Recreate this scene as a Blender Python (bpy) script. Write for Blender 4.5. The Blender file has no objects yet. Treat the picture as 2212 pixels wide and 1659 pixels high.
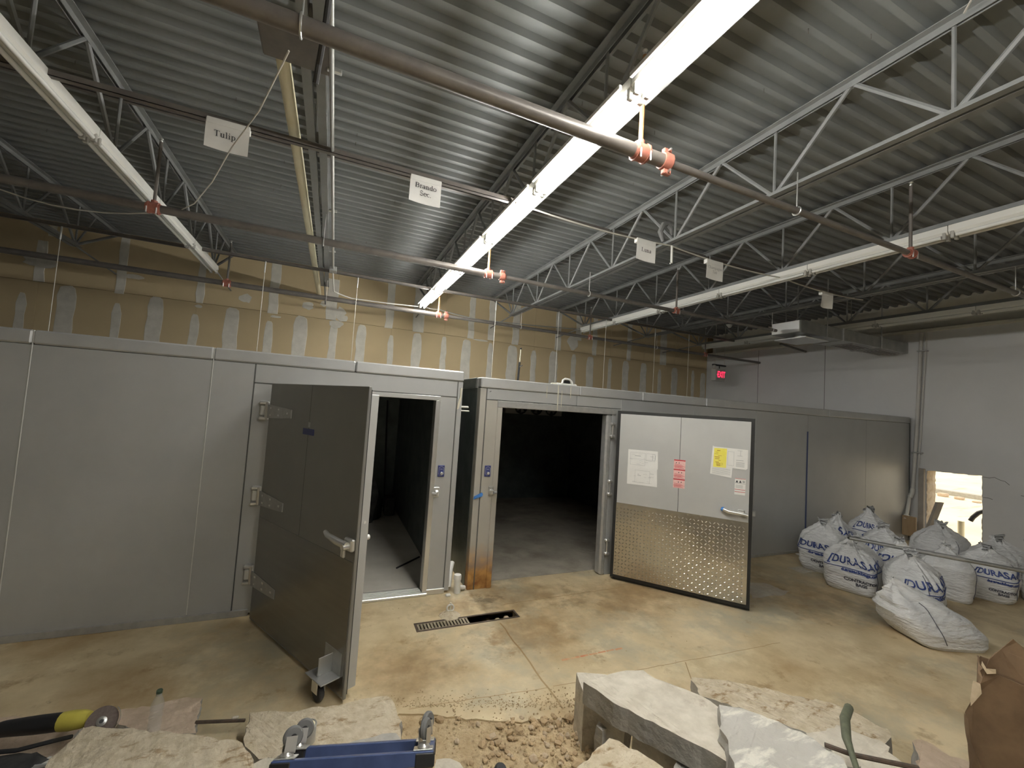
import bpy, math, random
from mathutils import Vector, Matrix, noise, geometry
PI = math.pi
scene = bpy.context.scene
col = scene.collection

# ------------------------------------------------------------ camera, world, sun, exposure
CAM_H = 1.95
yaw, pitch, roll = math.radians(23.126), math.radians(3.343), math.radians(3.713)
fw = Vector((math.sin(yaw) * math.cos(pitch), math.cos(yaw) * math.cos(pitch), math.sin(pitch)))
rt = Vector((math.cos(yaw), -math.sin(yaw), 0))
up = rt.cross(fw)
rt2 = rt * math.cos(roll) + up * math.sin(roll)
up2 = -rt * math.sin(roll) + up * math.cos(roll)
cd = bpy.data.cameras.new('camera')
cd.sensor_width = 36.0
cd.lens = 909.5 / 2212 * 36
cd.clip_start = 0.02
cd.clip_end = 300
cam = bpy.data.objects.new('camera', cd)
col.objects.link(cam)
cam.matrix_world = Matrix(((rt2.x, up2.x, -fw.x, 0), (rt2.y, up2.y, -fw.y, 0), (rt2.z, up2.z, -fw.z, CAM_H), (0, 0, 0, 1)))
scene.camera = cam

TUBE_POWER = 50.0          # emission of the lit fluorescent tubes
world = bpy.data.worlds.new('world')
scene.world = world
world.use_nodes = True
bg = world.node_tree.nodes['Background']
bg.inputs[0].default_value = (1.0, 0.95, 0.85, 1)
bg.inputs[1].default_value = 0.8
sd = bpy.data.lights.new('sun', 'SUN')
sd.energy = 1.3
sd.angle = 0.02
sd.color = (1.0, 0.93, 0.78)
sun = bpy.data.objects.new('sun', sd)
col.objects.link(sun)
sun.rotation_euler = (math.radians(-40), math.radians(4), 0)
sun.location = (20, -10, 15)
vs = scene.view_settings
vs.view_transform = 'Standard'
vs.look = 'None'
vs.gamma = 1
vs.use_curve_mapping = False
vs.exposure = 0.98

# ------------------------------------------------------------ materials
MATS = {}

def mat(name, c1, c2=None, rough=0.6, metal=0.0, scale=6.0, bump=0.0, bscale=60.0, detail=6.0, contrast=(0.35, 0.65),
        emit=None, estr=0.0, alpha=None, trans=0.0, spec=None, stretch=None, dist=0.002):
    m = bpy.data.materials.new(name)
    m.use_nodes = True
    nt = m.node_tree
    b = nt.nodes['Principled BSDF']
    b.inputs['Base Color'].default_value = (*c1, 1)
    b.inputs['Roughness'].default_value = rough
    b.inputs['Metallic'].default_value = metal
    if spec is not None:
        b.inputs['Specular IOR Level'].default_value = spec
    tc = nt.nodes.new('ShaderNodeTexCoord')
    co = tc.outputs['Object']
    if stretch:
        mp = nt.nodes.new('ShaderNodeMapping')
        mp.inputs['Scale'].default_value = stretch
        nt.links.new(co, mp.inputs[0])
        co = mp.outputs[0]
    if c2 is not None:
        n = nt.nodes.new('ShaderNodeTexNoise')
        n.inputs['Scale'].default_value = scale
        n.inputs['Detail'].default_value = detail
        n.inputs['Roughness'].default_value = 0.6
        nt.links.new(co, n.inputs['Vector'])
        r = nt.nodes.new('ShaderNodeValToRGB')
        r.color_ramp.elements[0].position = contrast[0]
        r.color_ramp.elements[1].position = contrast[1]
        r.color_ramp.elements[0].color = (*c1, 1)
        r.color_ramp.elements[1].color = (*c2, 1)
        nt.links.new(n.outputs['Fac'], r.inputs[0])
        nt.links.new(r.outputs[0], b.inputs['Base Color'])
        m['ramp'] = r.name
    if bump > 0:
        n2 = nt.nodes.new('ShaderNodeTexNoise')
        n2.inputs['Scale'].default_value = bscale
        n2.inputs['Detail'].default_value = 4
        nt.links.new(co, n2.inputs['Vector'])
        bp = nt.nodes.new('ShaderNodeBump')
        bp.inputs['Strength'].default_value = bump
        bp.inputs['Distance'].default_value = dist
        nt.links.new(n2.outputs['Fac'], bp.inputs['Height'])
        nt.links.new(bp.outputs[0], b.inputs['Normal'])
    if emit:
        b.inputs['Emission Color'].default_value = (*emit, 1)
        b.inputs['Emission Strength'].default_value = estr
    if trans:
        b.inputs['Transmission Weight'].default_value = trans
        b.inputs['IOR'].default_value = 1.2
    if alpha is not None:
        b.inputs['Alpha'].default_value = alpha
    MATS[name] = m
    return m

def overlay(m, color, scale, lo, hi, stretch=None, detail=5.0, seed=0.0, fac=1.0):
    """mix another colour over the material's colour by a noise mask (stains, dirt with their own shape)"""
    nt = m.node_tree
    b = nt.nodes['Principled BSDF']
    inp = b.inputs['Base Color']
    mx = nt.nodes.new('ShaderNodeMix')
    mx.data_type = 'RGBA'
    if inp.is_linked:
        nt.links.new(inp.links[0].from_socket, mx.inputs['A'])
    else:
        mx.inputs['A'].default_value = inp.default_value
    mx.inputs['B'].default_value = (*color, 1)
    tc = nt.nodes.new('ShaderNodeTexCoord')
    mp = nt.nodes.new('ShaderNodeMapping')
    mp.inputs['Location'].default_value = (seed, seed * 0.7, seed * 0.3)
    if stretch:
        mp.inputs['Scale'].default_value = stretch
    nt.links.new(tc.outputs['Object'], mp.inputs[0])
    n = nt.nodes.new('ShaderNodeTexNoise')
    n.inputs['Scale'].default_value = scale
    n.inputs['Detail'].default_value = detail
    n.inputs['Roughness'].default_value = 0.65
    nt.links.new(mp.outputs[0], n.inputs['Vector'])
    mr = nt.nodes.new('ShaderNodeMapRange')
    mr.inputs['From Min'].default_value = lo
    mr.inputs['From Max'].default_value = hi
    mr.inputs['To Max'].default_value = fac
    nt.links.new(n.outputs['Fac'], mr.inputs['Value'])
    nt.links.new(mr.outputs[0], mx.inputs['Factor'])
    nt.links.new(mx.outputs['Result'], inp)
    return m

M = MATS
fl = mat('floor_concrete', (0.52, 0.41, 0.24), (0.70, 0.57, 0.36), rough=0.5, scale=2.2, bump=0.25, bscale=35, detail=10)
overlay(fl, (0.34, 0.22, 0.095), 1.1, 0.47, 0.68, detail=10, seed=3.1, fac=0.85)
overlay(fl, (0.40, 0.37, 0.27), 0.8, 0.50, 0.62, detail=9, seed=9.4, fac=0.8)
overlay(fl, (0.76, 0.65, 0.43), 3.2, 0.54, 0.70, detail=10, seed=5.0, fac=0.7)
overlay(fl, (0.30, 0.19, 0.08), 4.0, 0.60, 0.70, detail=10, seed=7.7, fac=0.7)
overlay(fl, (0.16, 0.10, 0.05), 9.0, 0.68, 0.76, detail=9, seed=1.7, fac=0.85)
mat('floor_joint', (0.38, 0.27, 0.14), rough=0.9)
mat('red_chalk', (0.62, 0.22, 0.12), (0.60, 0.42, 0.25), rough=0.9, scale=14)
mat('cooler_floor', (0.52, 0.49, 0.43), (0.62, 0.585, 0.52), rough=0.5, scale=3, bump=0.1)
def stain_mat(name, c, lo, hi, scale):
    m = mat(name, c, tuple(v * 1.5 for v in c), rough=0.8, scale=8)
    nt = m.node_tree
    tc = nt.nodes.new('ShaderNodeTexCoord')
    n_ = nt.nodes.new('ShaderNodeTexNoise')
    n_.inputs['Scale'].default_value = scale
    n_.inputs['Detail'].default_value = 9
    n_.inputs['Roughness'].default_value = 0.65
    nt.links.new(tc.outputs['Object'], n_.inputs['Vector'])
    mp = nt.nodes.new('ShaderNodeMapping')
    mp.inputs['Location'].default_value = (-1, -1, 0)
    mp.inputs['Scale'].default_value = (2, 2, 0)
    nt.links.new(tc.outputs['Generated'], mp.inputs[0])
    ln_ = nt.nodes.new('ShaderNodeVectorMath')
    ln_.operation = 'LENGTH'
    nt.links.new(mp.outputs[0], ln_.inputs[0])
    sb = nt.nodes.new('ShaderNodeMath')
    sb.operation = 'MULTIPLY_ADD'
    sb.inputs[1].default_value = -0.45
    nt.links.new(ln_.outputs['Value'], sb.inputs[0])
    nt.links.new(n_.outputs['Fac'], sb.inputs[2])
    mr = nt.nodes.new('ShaderNodeMapRange')
    mr.inputs['From Min'].default_value = lo
    mr.inputs['From Max'].default_value = hi
    mr.inputs['To Max'].default_value = 0.32
    nt.links.new(sb.outputs[0], mr.inputs['Value'])
    nt.links.new(mr.outputs[0], nt.nodes['Principled BSDF'].inputs['Alpha'])
stain_mat('rust_stain', (0.34, 0.205, 0.08), 0.08, 0.46, 6.0)
stain_mat('damp_stain', (0.13, 0.08, 0.04), 0.24, 0.40, 11.0)
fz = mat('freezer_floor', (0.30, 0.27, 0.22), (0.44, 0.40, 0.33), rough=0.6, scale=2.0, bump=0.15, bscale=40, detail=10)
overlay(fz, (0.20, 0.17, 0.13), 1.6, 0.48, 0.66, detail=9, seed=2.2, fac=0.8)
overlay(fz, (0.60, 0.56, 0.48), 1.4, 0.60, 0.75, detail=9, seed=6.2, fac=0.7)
pn = mat('panel_metal', (0.43, 0.435, 0.425), (0.48, 0.485, 0.475), rough=0.44, metal=0.28, scale=1.2, bump=0.35, bscale=180, dist=0.001)
mat('panel_seam', (0.10, 0.10, 0.09), rough=0.8)
mat('panel_bright_edge', (0.72, 0.72, 0.68), rough=0.4, metal=0.4)
mat('cap_metal', (0.49, 0.495, 0.485), (0.55, 0.555, 0.545), rough=0.4, metal=0.35, scale=3, bump=0.35, bscale=180, dist=0.001)
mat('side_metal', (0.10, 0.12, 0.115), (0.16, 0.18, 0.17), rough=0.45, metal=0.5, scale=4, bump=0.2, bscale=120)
mat('door_outer', (0.27, 0.265, 0.245), (0.30, 0.295, 0.275), rough=0.33, metal=0.45, scale=1.5, bump=0.08, bscale=150)
mat('door_kick', (0.27, 0.26, 0.235), (0.30, 0.29, 0.26), rough=0.25, metal=0.75, scale=1.5, bump=0.05, bscale=150, stretch=(1, 1, 20))
mat('door_inner', (0.50, 0.50, 0.48), (0.55, 0.55, 0.53), rough=0.42, metal=0.2, scale=1.5, bump=0.15, bscale=180)
mat('diamond_metal', (0.62, 0.60, 0.55), (0.70, 0.68, 0.63), rough=0.24, metal=1.0, scale=2.0, bump=0.5, bscale=3.0, dist=0.03, detail=2)
mat('gasket', (0.018, 0.018, 0.016), rough=0.6)
mat('chrome', (0.78, 0.77, 0.74), rough=0.3, metal=0.8)
mat('steel_grey', (0.42, 0.42, 0.41), (0.50, 0.50, 0.48), rough=0.42, metal=0.5, scale=15)
mat('aluminium', (0.72, 0.72, 0.70), rough=0.32, metal=0.85)
rs = mat('rusty_panel', (0.42, 0.40, 0.35), (0.47, 0.45, 0.40), rough=0.55, metal=0.2, scale=1.2, bump=0.3, bscale=180)
mat('drywall', (0.64, 0.505, 0.30), (0.69, 0.55, 0.33), rough=0.85, scale=0.8, bump=0.05, bscale=200)
mat('drywall_back', (0.30, 0.21, 0.10), rough=0.9)
mat('joint_compound', (0.72, 0.685, 0.60), (0.84, 0.80, 0.71), rough=0.85, scale=7, bump=0.15, bscale=40)
mat('white_wall', (0.70, 0.70, 0.69), (0.75, 0.75, 0.74), rough=0.75, scale=1.1, bump=0.12, bscale=90)
mat('wall_upper', (0.66, 0.64, 0.56), (0.76, 0.73, 0.64), rough=0.85, scale=1.6, bump=0.15, bscale=60)
mat('wall_far', (0.62, 0.60, 0.55), rough=0.9)
mat('masonry_cut', (0.42, 0.34, 0.25), (0.58, 0.50, 0.40), rough=0.95, scale=14, bump=0.6, bscale=40)
mat('deck_paint', (0.205, 0.215, 0.21), (0.25, 0.26, 0.255), rough=0.45, scale=1.5, metal=0.1)
mat('joist_paint', (0.20, 0.205, 0.20), (0.25, 0.255, 0.25), rough=0.5, scale=4)
mat('pipe_dark', (0.145, 0.13, 0.118), (0.19, 0.17, 0.15), rough=0.4, scale=9, metal=0.2)
mat('fitting_red', (0.34, 0.11, 0.075), (0.42, 0.17, 0.12), rough=0.55, scale=20)
mat('orange_pipe', (0.55, 0.30, 0.12), rough=0.5)
mat('pvc_cream', (0.72, 0.66, 0.45), (0.78, 0.72, 0.52), rough=0.45, scale=3)
mat('pvc_white', (0.74, 0.73, 0.68), rough=0.45)
mat('conduit_paint', (0.60, 0.585, 0.55), (0.66, 0.645, 0.61), rough=0.6, scale=4)
mat('conduit', (0.58, 0.58, 0.55), rough=0.35, metal=0.8)
mat('wire', (0.62, 0.60, 0.54), rough=0.4, metal=0.3)
mat('white_cable', (0.66, 0.64, 0.58), rough=0.5)
mat('light_housing', (0.80, 0.79, 0.74), rough=0.4)
mat('tube_off', (0.78, 0.78, 0.74), rough=0.25)
mat('tube_lit', (0.9, 0.9, 0.85), rough=0.4, emit=(1.0, 0.985, 0.945), estr=TUBE_POWER)
mat('socket', (0.45, 0.44, 0.40), rough=0.5)
mat('paper', (0.78, 0.77, 0.73), (0.83, 0.82, 0.78), rough=0.7, scale=8, bump=0.25, bscale=9, dist=0.01)
mat('paper_yellow', (0.86, 0.76, 0.10), (0.90, 0.82, 0.18), rough=0.7, scale=9)
mat('ink', (0.045, 0.045, 0.05), rough=0.8)
mat('ink_faint', (0.42, 0.42, 0.41), rough=0.8)
mat('ink_brown', (0.45, 0.22, 0.05), rough=0.8)
mat('sticker_pink', (0.82, 0.46, 0.42), (0.86, 0.62, 0.58), rough=0.5, scale=60)
mat('sticker_red', (0.60, 0.06, 0.07), rough=0.5)
mat('blue_plate', (0.045, 0.055, 0.19), rough=0.4)
mat('blue_tape', (0.05, 0.20, 0.55), rough=0.6)
mat('blue_line', (0.05, 0.075, 0.19), rough=0.6)
mat('masking_tape', (0.66, 0.63, 0.50), rough=0.7)
mat('exit_white', (0.62, 0.61, 0.56), rough=0.5)
mat('exit_red', (0.9, 0.05, 0.10), rough=0.5, emit=(1.0, 0.03, 0.09), estr=0.9)
mat('exit_face', (0.50, 0.47, 0.44), rough=0.5)
mat('black_plastic', (0.02, 0.02, 0.021), rough=0.45)
mat('rubber', (0.045, 0.045, 0.045), rough=0.7)
mat('duct_metal', (0.38, 0.385, 0.37), (0.48, 0.485, 0.465), rough=0.38, metal=0.75, scale=5)
bagm = mat('bag_white', (0.72, 0.72, 0.71), (0.82, 0.82, 0.81), rough=0.36, scale=9, bump=0.8, bscale=15, dist=0.03, stretch=(1, 1, 3.2))
bagm.node_tree.nodes['Principled BSDF'].inputs['Subsurface Weight'].default_value = 0.0
mat('bag_blue', (0.04, 0.07, 0.24), rough=0.5)
mat('bag_grey', (0.10, 0.10, 0.12), rough=0.5)
rb = mat('rubble_tan', (0.50, 0.42, 0.29), (0.64, 0.56, 0.42), rough=0.9, scale=16, bump=1.0, bscale=22, dist=0.02, detail=9)
overlay(rb, (0.30, 0.20, 0.10), 13, 0.55, 0.66, stretch=(0.7, 1.5, 1), detail=6, seed=2.0, fac=0.9)
rg = mat('rubble_grey', (0.54, 0.49, 0.395), (0.69, 0.635, 0.53), rough=0.9, scale=9, bump=0.7, bscale=30, dist=0.012, detail=9)
overlay(rg, (0.40, 0.34, 0.26), 8, 0.60, 0.72, detail=7, seed=4.0, fac=0.8)
rw = mat('rubble_streak', (0.46, 0.44, 0.39), (0.52, 0.50, 0.45), rough=0.9, scale=6, bump=0.8, bscale=30, dist=0.012)
overlay(rw, (0.72, 0.69, 0.60), 9, 0.52, 0.62, stretch=(0.4, 1.4, 1), detail=7, seed=6.0)
mat('rubble_side', (0.38, 0.36, 0.32), (0.46, 0.44, 0.39), rough=0.9, scale=18, bump=0.6, bscale=60, dist=0.006)
mat('rubble_pink', (0.52, 0.40, 0.29), (0.62, 0.49, 0.37), rough=0.9, scale=12, bump=0.8, bscale=26, dist=0.015)
so = mat('soil', (0.42, 0.31, 0.17), (0.55, 0.43, 0.26), rough=0.95, scale=9, bump=0.9, bscale=45, dist=0.02)
overlay(so, (0.17, 0.11, 0.06), 6, 0.56, 0.70, detail=7, seed=8.0, fac=0.85)
mat('stone_tan', (0.38, 0.27, 0.145), (0.52, 0.39, 0.235), rough=0.9, scale=30, bump=0.4, bscale=60)
mat('stone_grey', (0.46, 0.36, 0.235), (0.58, 0.47, 0.33), rough=0.9, scale=30, bump=0.4, bscale=60)
mat('dolly_blue', (0.05, 0.075, 0.18), (0.065, 0.095, 0.22), rough=0.35, scale=12)
mat('wheel_grey', (0.17, 0.17, 0.165), rough=0.6)
mat('cardboard', (0.13, 0.082, 0.045), (0.19, 0.12, 0.066), rough=0.9, scale=9, bump=0.3, bscale=30)
mat('cardboard_torn', (0.60, 0.48, 0.32), (0.70, 0.58, 0.42), rough=0.95, scale=30)
mat('grinder_yellow', (0.62, 0.55, 0.10), (0.55, 0.47, 0.08), rough=0.5, scale=15)
mat('disc_brown', (0.13, 0.10, 0.085), (0.18, 0.14, 0.12), rough=0.85, scale=80)
mat('bottle_clear', (0.80, 0.86, 0.86), rough=0.05, alpha=0.16, spec=1.0)
mat('bottle_cap', (0.05, 0.08, 0.05), rough=0.5)
mat('film_clear', (0.80, 0.80, 0.78), rough=0.15, alpha=0.28)
mat('wood', (0.36, 0.25, 0.14), (0.42, 0.30, 0.18), rough=0.8, scale=3, stretch=(8, 8, 1))
mat('board_grey', (0.34, 0.31, 0.27), (0.42, 0.385, 0.34), rough=0.85, scale=5)
mat('hose_green', (0.09, 0.10, 0.065), (0.13, 0.14, 0.09), rough=0.6, scale=30)
mat('rebar', (0.07, 0.055, 0.045), (0.12, 0.085, 0.06), rough=0.7, scale=40, metal=0.3)
mat('outside_concrete', (0.72, 0.62, 0.44), (0.80, 0.71, 0.53), rough=0.9, scale=0.6)
overlay(M['outside_concrete'], (0.50, 0.40, 0.25), 0.5, 0.58, 0.68, stretch=(1, 4, 1), detail=8, seed=4.4, fac=0.8)
mat('dark_debris', (0.02, 0.02, 0.02), (0.05, 0.048, 0.045), rough=0.8, scale=12)
mat('drain_dark', (0.03, 0.026, 0.02), rough=0.9)
mat('grate_metal', (0.32, 0.27, 0.19), (0.42, 0.36, 0.26), rough=0.55, metal=0.5, scale=20)

def rust_nodes():
    """rust stain that climbs the foot of the freezer's corner stile, with its own ragged outline"""
    nt = rs.node_tree
    b = nt.nodes['Principled BSDF']
    inp = b.inputs['Base Color']
    mx = nt.nodes.new('ShaderNodeMix')
    mx.data_type = 'RGBA'
    nt.links.new(inp.links[0].from_socket, mx.inputs['A'])
    tc = nt.nodes.new('ShaderNodeTexCoord')
    sp = nt.nodes.new('ShaderNodeSeparateXYZ')
    nt.links.new(tc.outputs['Object'], sp.inputs[0])
    n = nt.nodes.new('ShaderNodeTexNoise')
    n.inputs['Scale'].default_value = 9
    n.inputs['Detail'].default_value = 6
    nt.links.new(tc.outputs['Object'], n.inputs['Vector'])
    a = nt.nodes.new('ShaderNodeMath')
    a.operation = 'MULTIPLY_ADD'
    a.inputs[1].default_value = -0.30
    nt.links.new(n.outputs['Fac'], a.inputs[0])
    nt.links.new(sp.outputs['Z'], a.inputs[2])
    r = nt.nodes.new('ShaderNodeValToRGB')
    r.color_ramp.elements[0].position = 0.0
    r.color_ramp.elements[0].color = (1, 1, 1, 1)
    r.color_ramp.elements[1].position = 0.34
    r.color_ramp.elements[1].color = (0, 0, 0, 1)
    nt.links.new(a.outputs[0], r.inputs[0])
    r2 = nt.nodes.new('ShaderNodeValToRGB')
    r2.color_ramp.elements[0].color = (0.22, 0.085, 0.022, 1)
    r2.color_ramp.elements[1].color = (0.52, 0.29, 0.09, 1)
    r2.color_ramp.elements[0].position = 0.35
    r2.color_ramp.elements[1].position = 0.62
    nt.links.new(n.outputs['Fac'], r2.inputs[0])
    nt.links.new(r2.outputs[0], mx.inputs['B'])
    nt.links.new(r.outputs[0], mx.inputs['Factor'])
    nt.links.new(mx.outputs['Result'], inp)
rust_nodes()

# ------------------------------------------------------------ mesh helpers
def V(*a):
    return Vector(a)

class MB:
    def __init__(s):
        s.v = []
        s.f = []
        s.smooth = False

    def add(s, verts, faces):
        o = len(s.v)
        s.v += [Vector(x) for x in verts]
        s.f += [tuple(i + o for i in f) for f in faces]
        return s

    def box(s, lo, hi):
        x0, y0, z0 = lo
        x1, y1, z1 = hi
        return s.add([(x0, y0, z0), (x1, y0, z0), (x1, y1, z0), (x0, y1, z0), (x0, y0, z1), (x1, y0, z1), (x1, y1, z1), (x0, y1, z1)],
                     [(0, 3, 2, 1), (4, 5, 6, 7), (0, 1, 5, 4), (1, 2, 6, 5), (2, 3, 7, 6), (3, 0, 4, 7)])

    def bbox(s, lo, hi, b=0.004):
        """box with chamfered edges"""
        c = [(lo[i] + hi[i]) / 2 for i in range(3)]
        h = [(hi[i] - lo[i]) / 2 for i in range(3)]
        b = min(b, min(h) * 0.9)
        vs_, idx = [], {}
        for sx in (-1, 1):
            for sy in (-1, 1):
                for sz in (-1, 1):
                    for ax in range(3):
                        p = [sx * (h[0] - b), sy * (h[1] - b), sz * (h[2] - b)]
                        p[ax] = (sx, sy, sz)[ax] * h[ax]
                        idx[(sx, sy, sz, ax)] = len(vs_)
                        vs_.append((c[0] + p[0], c[1] + p[1], c[2] + p[2]))
        fs = []
        for ax in range(3):
            o1, o2 = (ax + 1) % 3, (ax + 2) % 3
            for sg in (-1, 1):
                q = []
                for a, d in ((-1, -1), (1, -1), (1, 1), (-1, 1)):
                    k = [0, 0, 0]
                    k[ax], k[o1], k[o2] = sg, a, d
                    q.append(idx[(k[0], k[1], k[2], ax)])
                fs.append(tuple(q if sg > 0 else q[::-1]))
            for a in (-1, 1):
                for d in (-1, 1):
                    k0, k1 = [0, 0, 0], [0, 0, 0]
                    k0[ax], k1[ax] = -1, 1
                    k0[o1] = k1[o1] = a
                    k0[o2] = k1[o2] = d
                    q = [idx[(*k0, o1)], idx[(*k1, o1)], idx[(*k1, o2)], idx[(*k0, o2)]]
                    fs.append(tuple(q if a * d > 0 else q[::-1]))
        for sx in (-1, 1):
            for sy in (-1, 1):
                for sz in (-1, 1):
                    q = [idx[(sx, sy, sz, 0)], idx[(sx, sy, sz, 1)], idx[(sx, sy, sz, 2)]]
                    fs.append(tuple(q if sx * sy * sz > 0 else q[::-1]))
        return s.add(vs_, fs)

    def obox(s, p, ax, ay, az, lo, hi, b=0.0):
        """box in a local frame (origin p, axes ax, ay, az)"""
        t = MB()
        (t.bbox(lo, hi, b) if b else t.box(lo, hi))
        return s.add([p + ax * q.x + ay * q.y + az * q.z for q in t.v], t.f)

    def tube(s, pts, r, n=8, cap=True, closed=False):
        pts = [Vector(p) for p in pts]
        rr = r if isinstance(r, (list, tuple)) else [r] * len(pts)
        rings = []
        prev = None
        for i, p in enumerate(pts):
            if closed:
                d = pts[(i + 1) % len(pts)] - pts[i - 1]
            else:
                d = pts[min(i + 1, len(pts) - 1)] - pts[max(i - 1, 0)]
            d.normalize()
            if prev is None:
                a = Vector((0, 0, 1)) if abs(d.z) < 0.9 else Vector((1, 0, 0))
                u = d.cross(a).normalized()
            else:
                u = (prev - d * prev.dot(d)).normalized()
            prev = u
            w = d.cross(u)
            rings.append([p + (u * math.cos(2 * PI * k / n) + w * math.sin(2 * PI * k / n)) * rr[i] for k in range(n)])
        vs_ = [q for rg_ in rings for q in rg_]
        fs = []
        m_ = len(pts)
        for i in range(m_ if closed else m_ - 1):
            j = (i + 1) % m_
            for k in range(n):
                fs.append((i * n + k, i * n + (k + 1) % n, j * n + (k + 1) % n, j * n + k))
        if cap and not closed:
            fs.append(tuple(range(n))[::-1])
            fs.append(tuple((m_ - 1) * n + k for k in range(n)))
        s.smooth = True
        return s.add(vs_, fs)

    def lathe(s, prof, p, axis=(0, 0, 1), n=16):
        """profile of (radius, height) swept about an axis through p"""
        a = Vector(axis).normalized()
        u = a.cross(Vector((0, 0, 1)) if abs(a.z) < 0.9 else Vector((1, 0, 0))).normalized()
        w = a.cross(u)
        p = Vector(p)
        vs_ = [p + a * h + (u * math.cos(2 * PI * k / n) + w * math.sin(2 * PI * k / n)) * max(r, 1e-4) for r, h in prof for k in range(n)]
        fs = []
        for i in range(len(prof) - 1):
            for k in range(n):
                fs.append((i * n + k, i * n + (k + 1) % n, (i + 1) * n + (k + 1) % n, (i + 1) * n + k))
        fs.append(tuple(range(n))[::-1])
        fs.append(tuple((len(prof) - 1) * n + k for k in range(n)))
        s.smooth = True
        return s.add(vs_, fs)

    def prism(s, top, off):
        """polygon (list of points) extruded by a vector"""
        top = [Vector(p) for p in top]
        n = len(top)
        off = Vector(off)
        vs_ = top + [p + off for p in top]
        fs = [tuple(range(n)), tuple(range(2 * n - 1, n - 1, -1))]
        for i in range(n):
            j = (i + 1) % n
            fs.append((i, n + i, n + j, j))
        return s.add(vs_, fs)

    def mesh(s, name, m, org=(0, 0, 0)):
        me = bpy.data.meshes.new(name)
        o = Vector(org)
        me.from_pydata([tuple(q - o) for q in s.v], [], s.f)
        me.materials.append(M[m])
        if s.smooth:
            me.polygons.foreach_set('use_smooth', [True] * len(me.polygons))
            me.update()
            try:
                me.set_sharp_from_angle(angle=math.radians(38))
            except Exception:
                pass
        me.update()
        return me

def wloc(o):
    p = Vector((0, 0, 0))
    while o is not None:
        p += o.location
        o = o.parent
    return p

def link(name, me, parent=None, loc=None):
    o = bpy.data.objects.new(name, me)
    col.objects.link(o)
    if parent is not None:
        o.parent = parent
    elif loc is not None:
        o.location = loc
    return o

def part(name, mb, m, parent, label=None):
    """mesh given in world coordinates, linked as a child of parent"""
    o = link(name, mb.mesh(name, m, wloc(parent)), parent)
    if label:
        o['label'] = label
    return o

def tag(o, label=None, cat=None, group=None, kind=None):
    if label:
        o['label'] = label
    if cat:
        o['category'] = cat
    if group:
        o['group'] = group
    if kind:
        o['kind'] = kind
    return o

def thing(name, label, cat, loc=(0, 0, 0), group=None):
    o = link(name, None, None, Vector(loc))
    o.empty_display_size = 0.1
    return tag(o, label, cat, group)

def solid(name, mb, m, label, cat, loc=(0, 0, 0), group=None):
    """a thing that is one mesh; mesh in world coordinates"""
    return tag(link(name, mb.mesh(name, m, loc), None, Vector(loc)), label, cat, group)

def struct(name, mb, m, label, cat='wall', loc=(0, 0, 0)):
    return tag(link(name, mb.mesh(name, m, loc), None, Vector(loc)), label, cat, None, 'structure')

def copy_tree(o, parent=None):
    c = o.copy()
    col.objects.link(c)
    c.parent = parent
    for ch in [q for q in bpy.data.objects if q.parent == o]:
        copy_tree(ch, c)
    return c

def text_tris(txt, size=1.0, bold=0.0, space=1.0, line=1.0):
    """triangulated lettering in the x/y plane, centred on the origin: (verts 2d, faces)"""
    cu = bpy.data.curves.new('lettering', 'FONT')
    cu.body = txt
    cu.size = size
    cu.align_x = 'CENTER'
    cu.align_y = 'CENTER'
    cu.offset = bold
    cu.space_character = space
    cu.space_line = line
    cu.resolution_u = 3
    ob = bpy.data.objects.new('lettering', cu)
    col.objects.link(ob)
    dg = bpy.context.evaluated_depsgraph_get()
    me = bpy.data.meshes.new_from_object(ob.evaluated_get(dg))
    vs_ = [(v.co.x, v.co.y) for v in me.vertices]
    fs = [tuple(p.vertices) for p in me.polygons]
    bpy.data.objects.remove(ob)
    bpy.data.curves.remove(cu)
    bpy.data.meshes.remove(me)
    return vs_, fs

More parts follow.
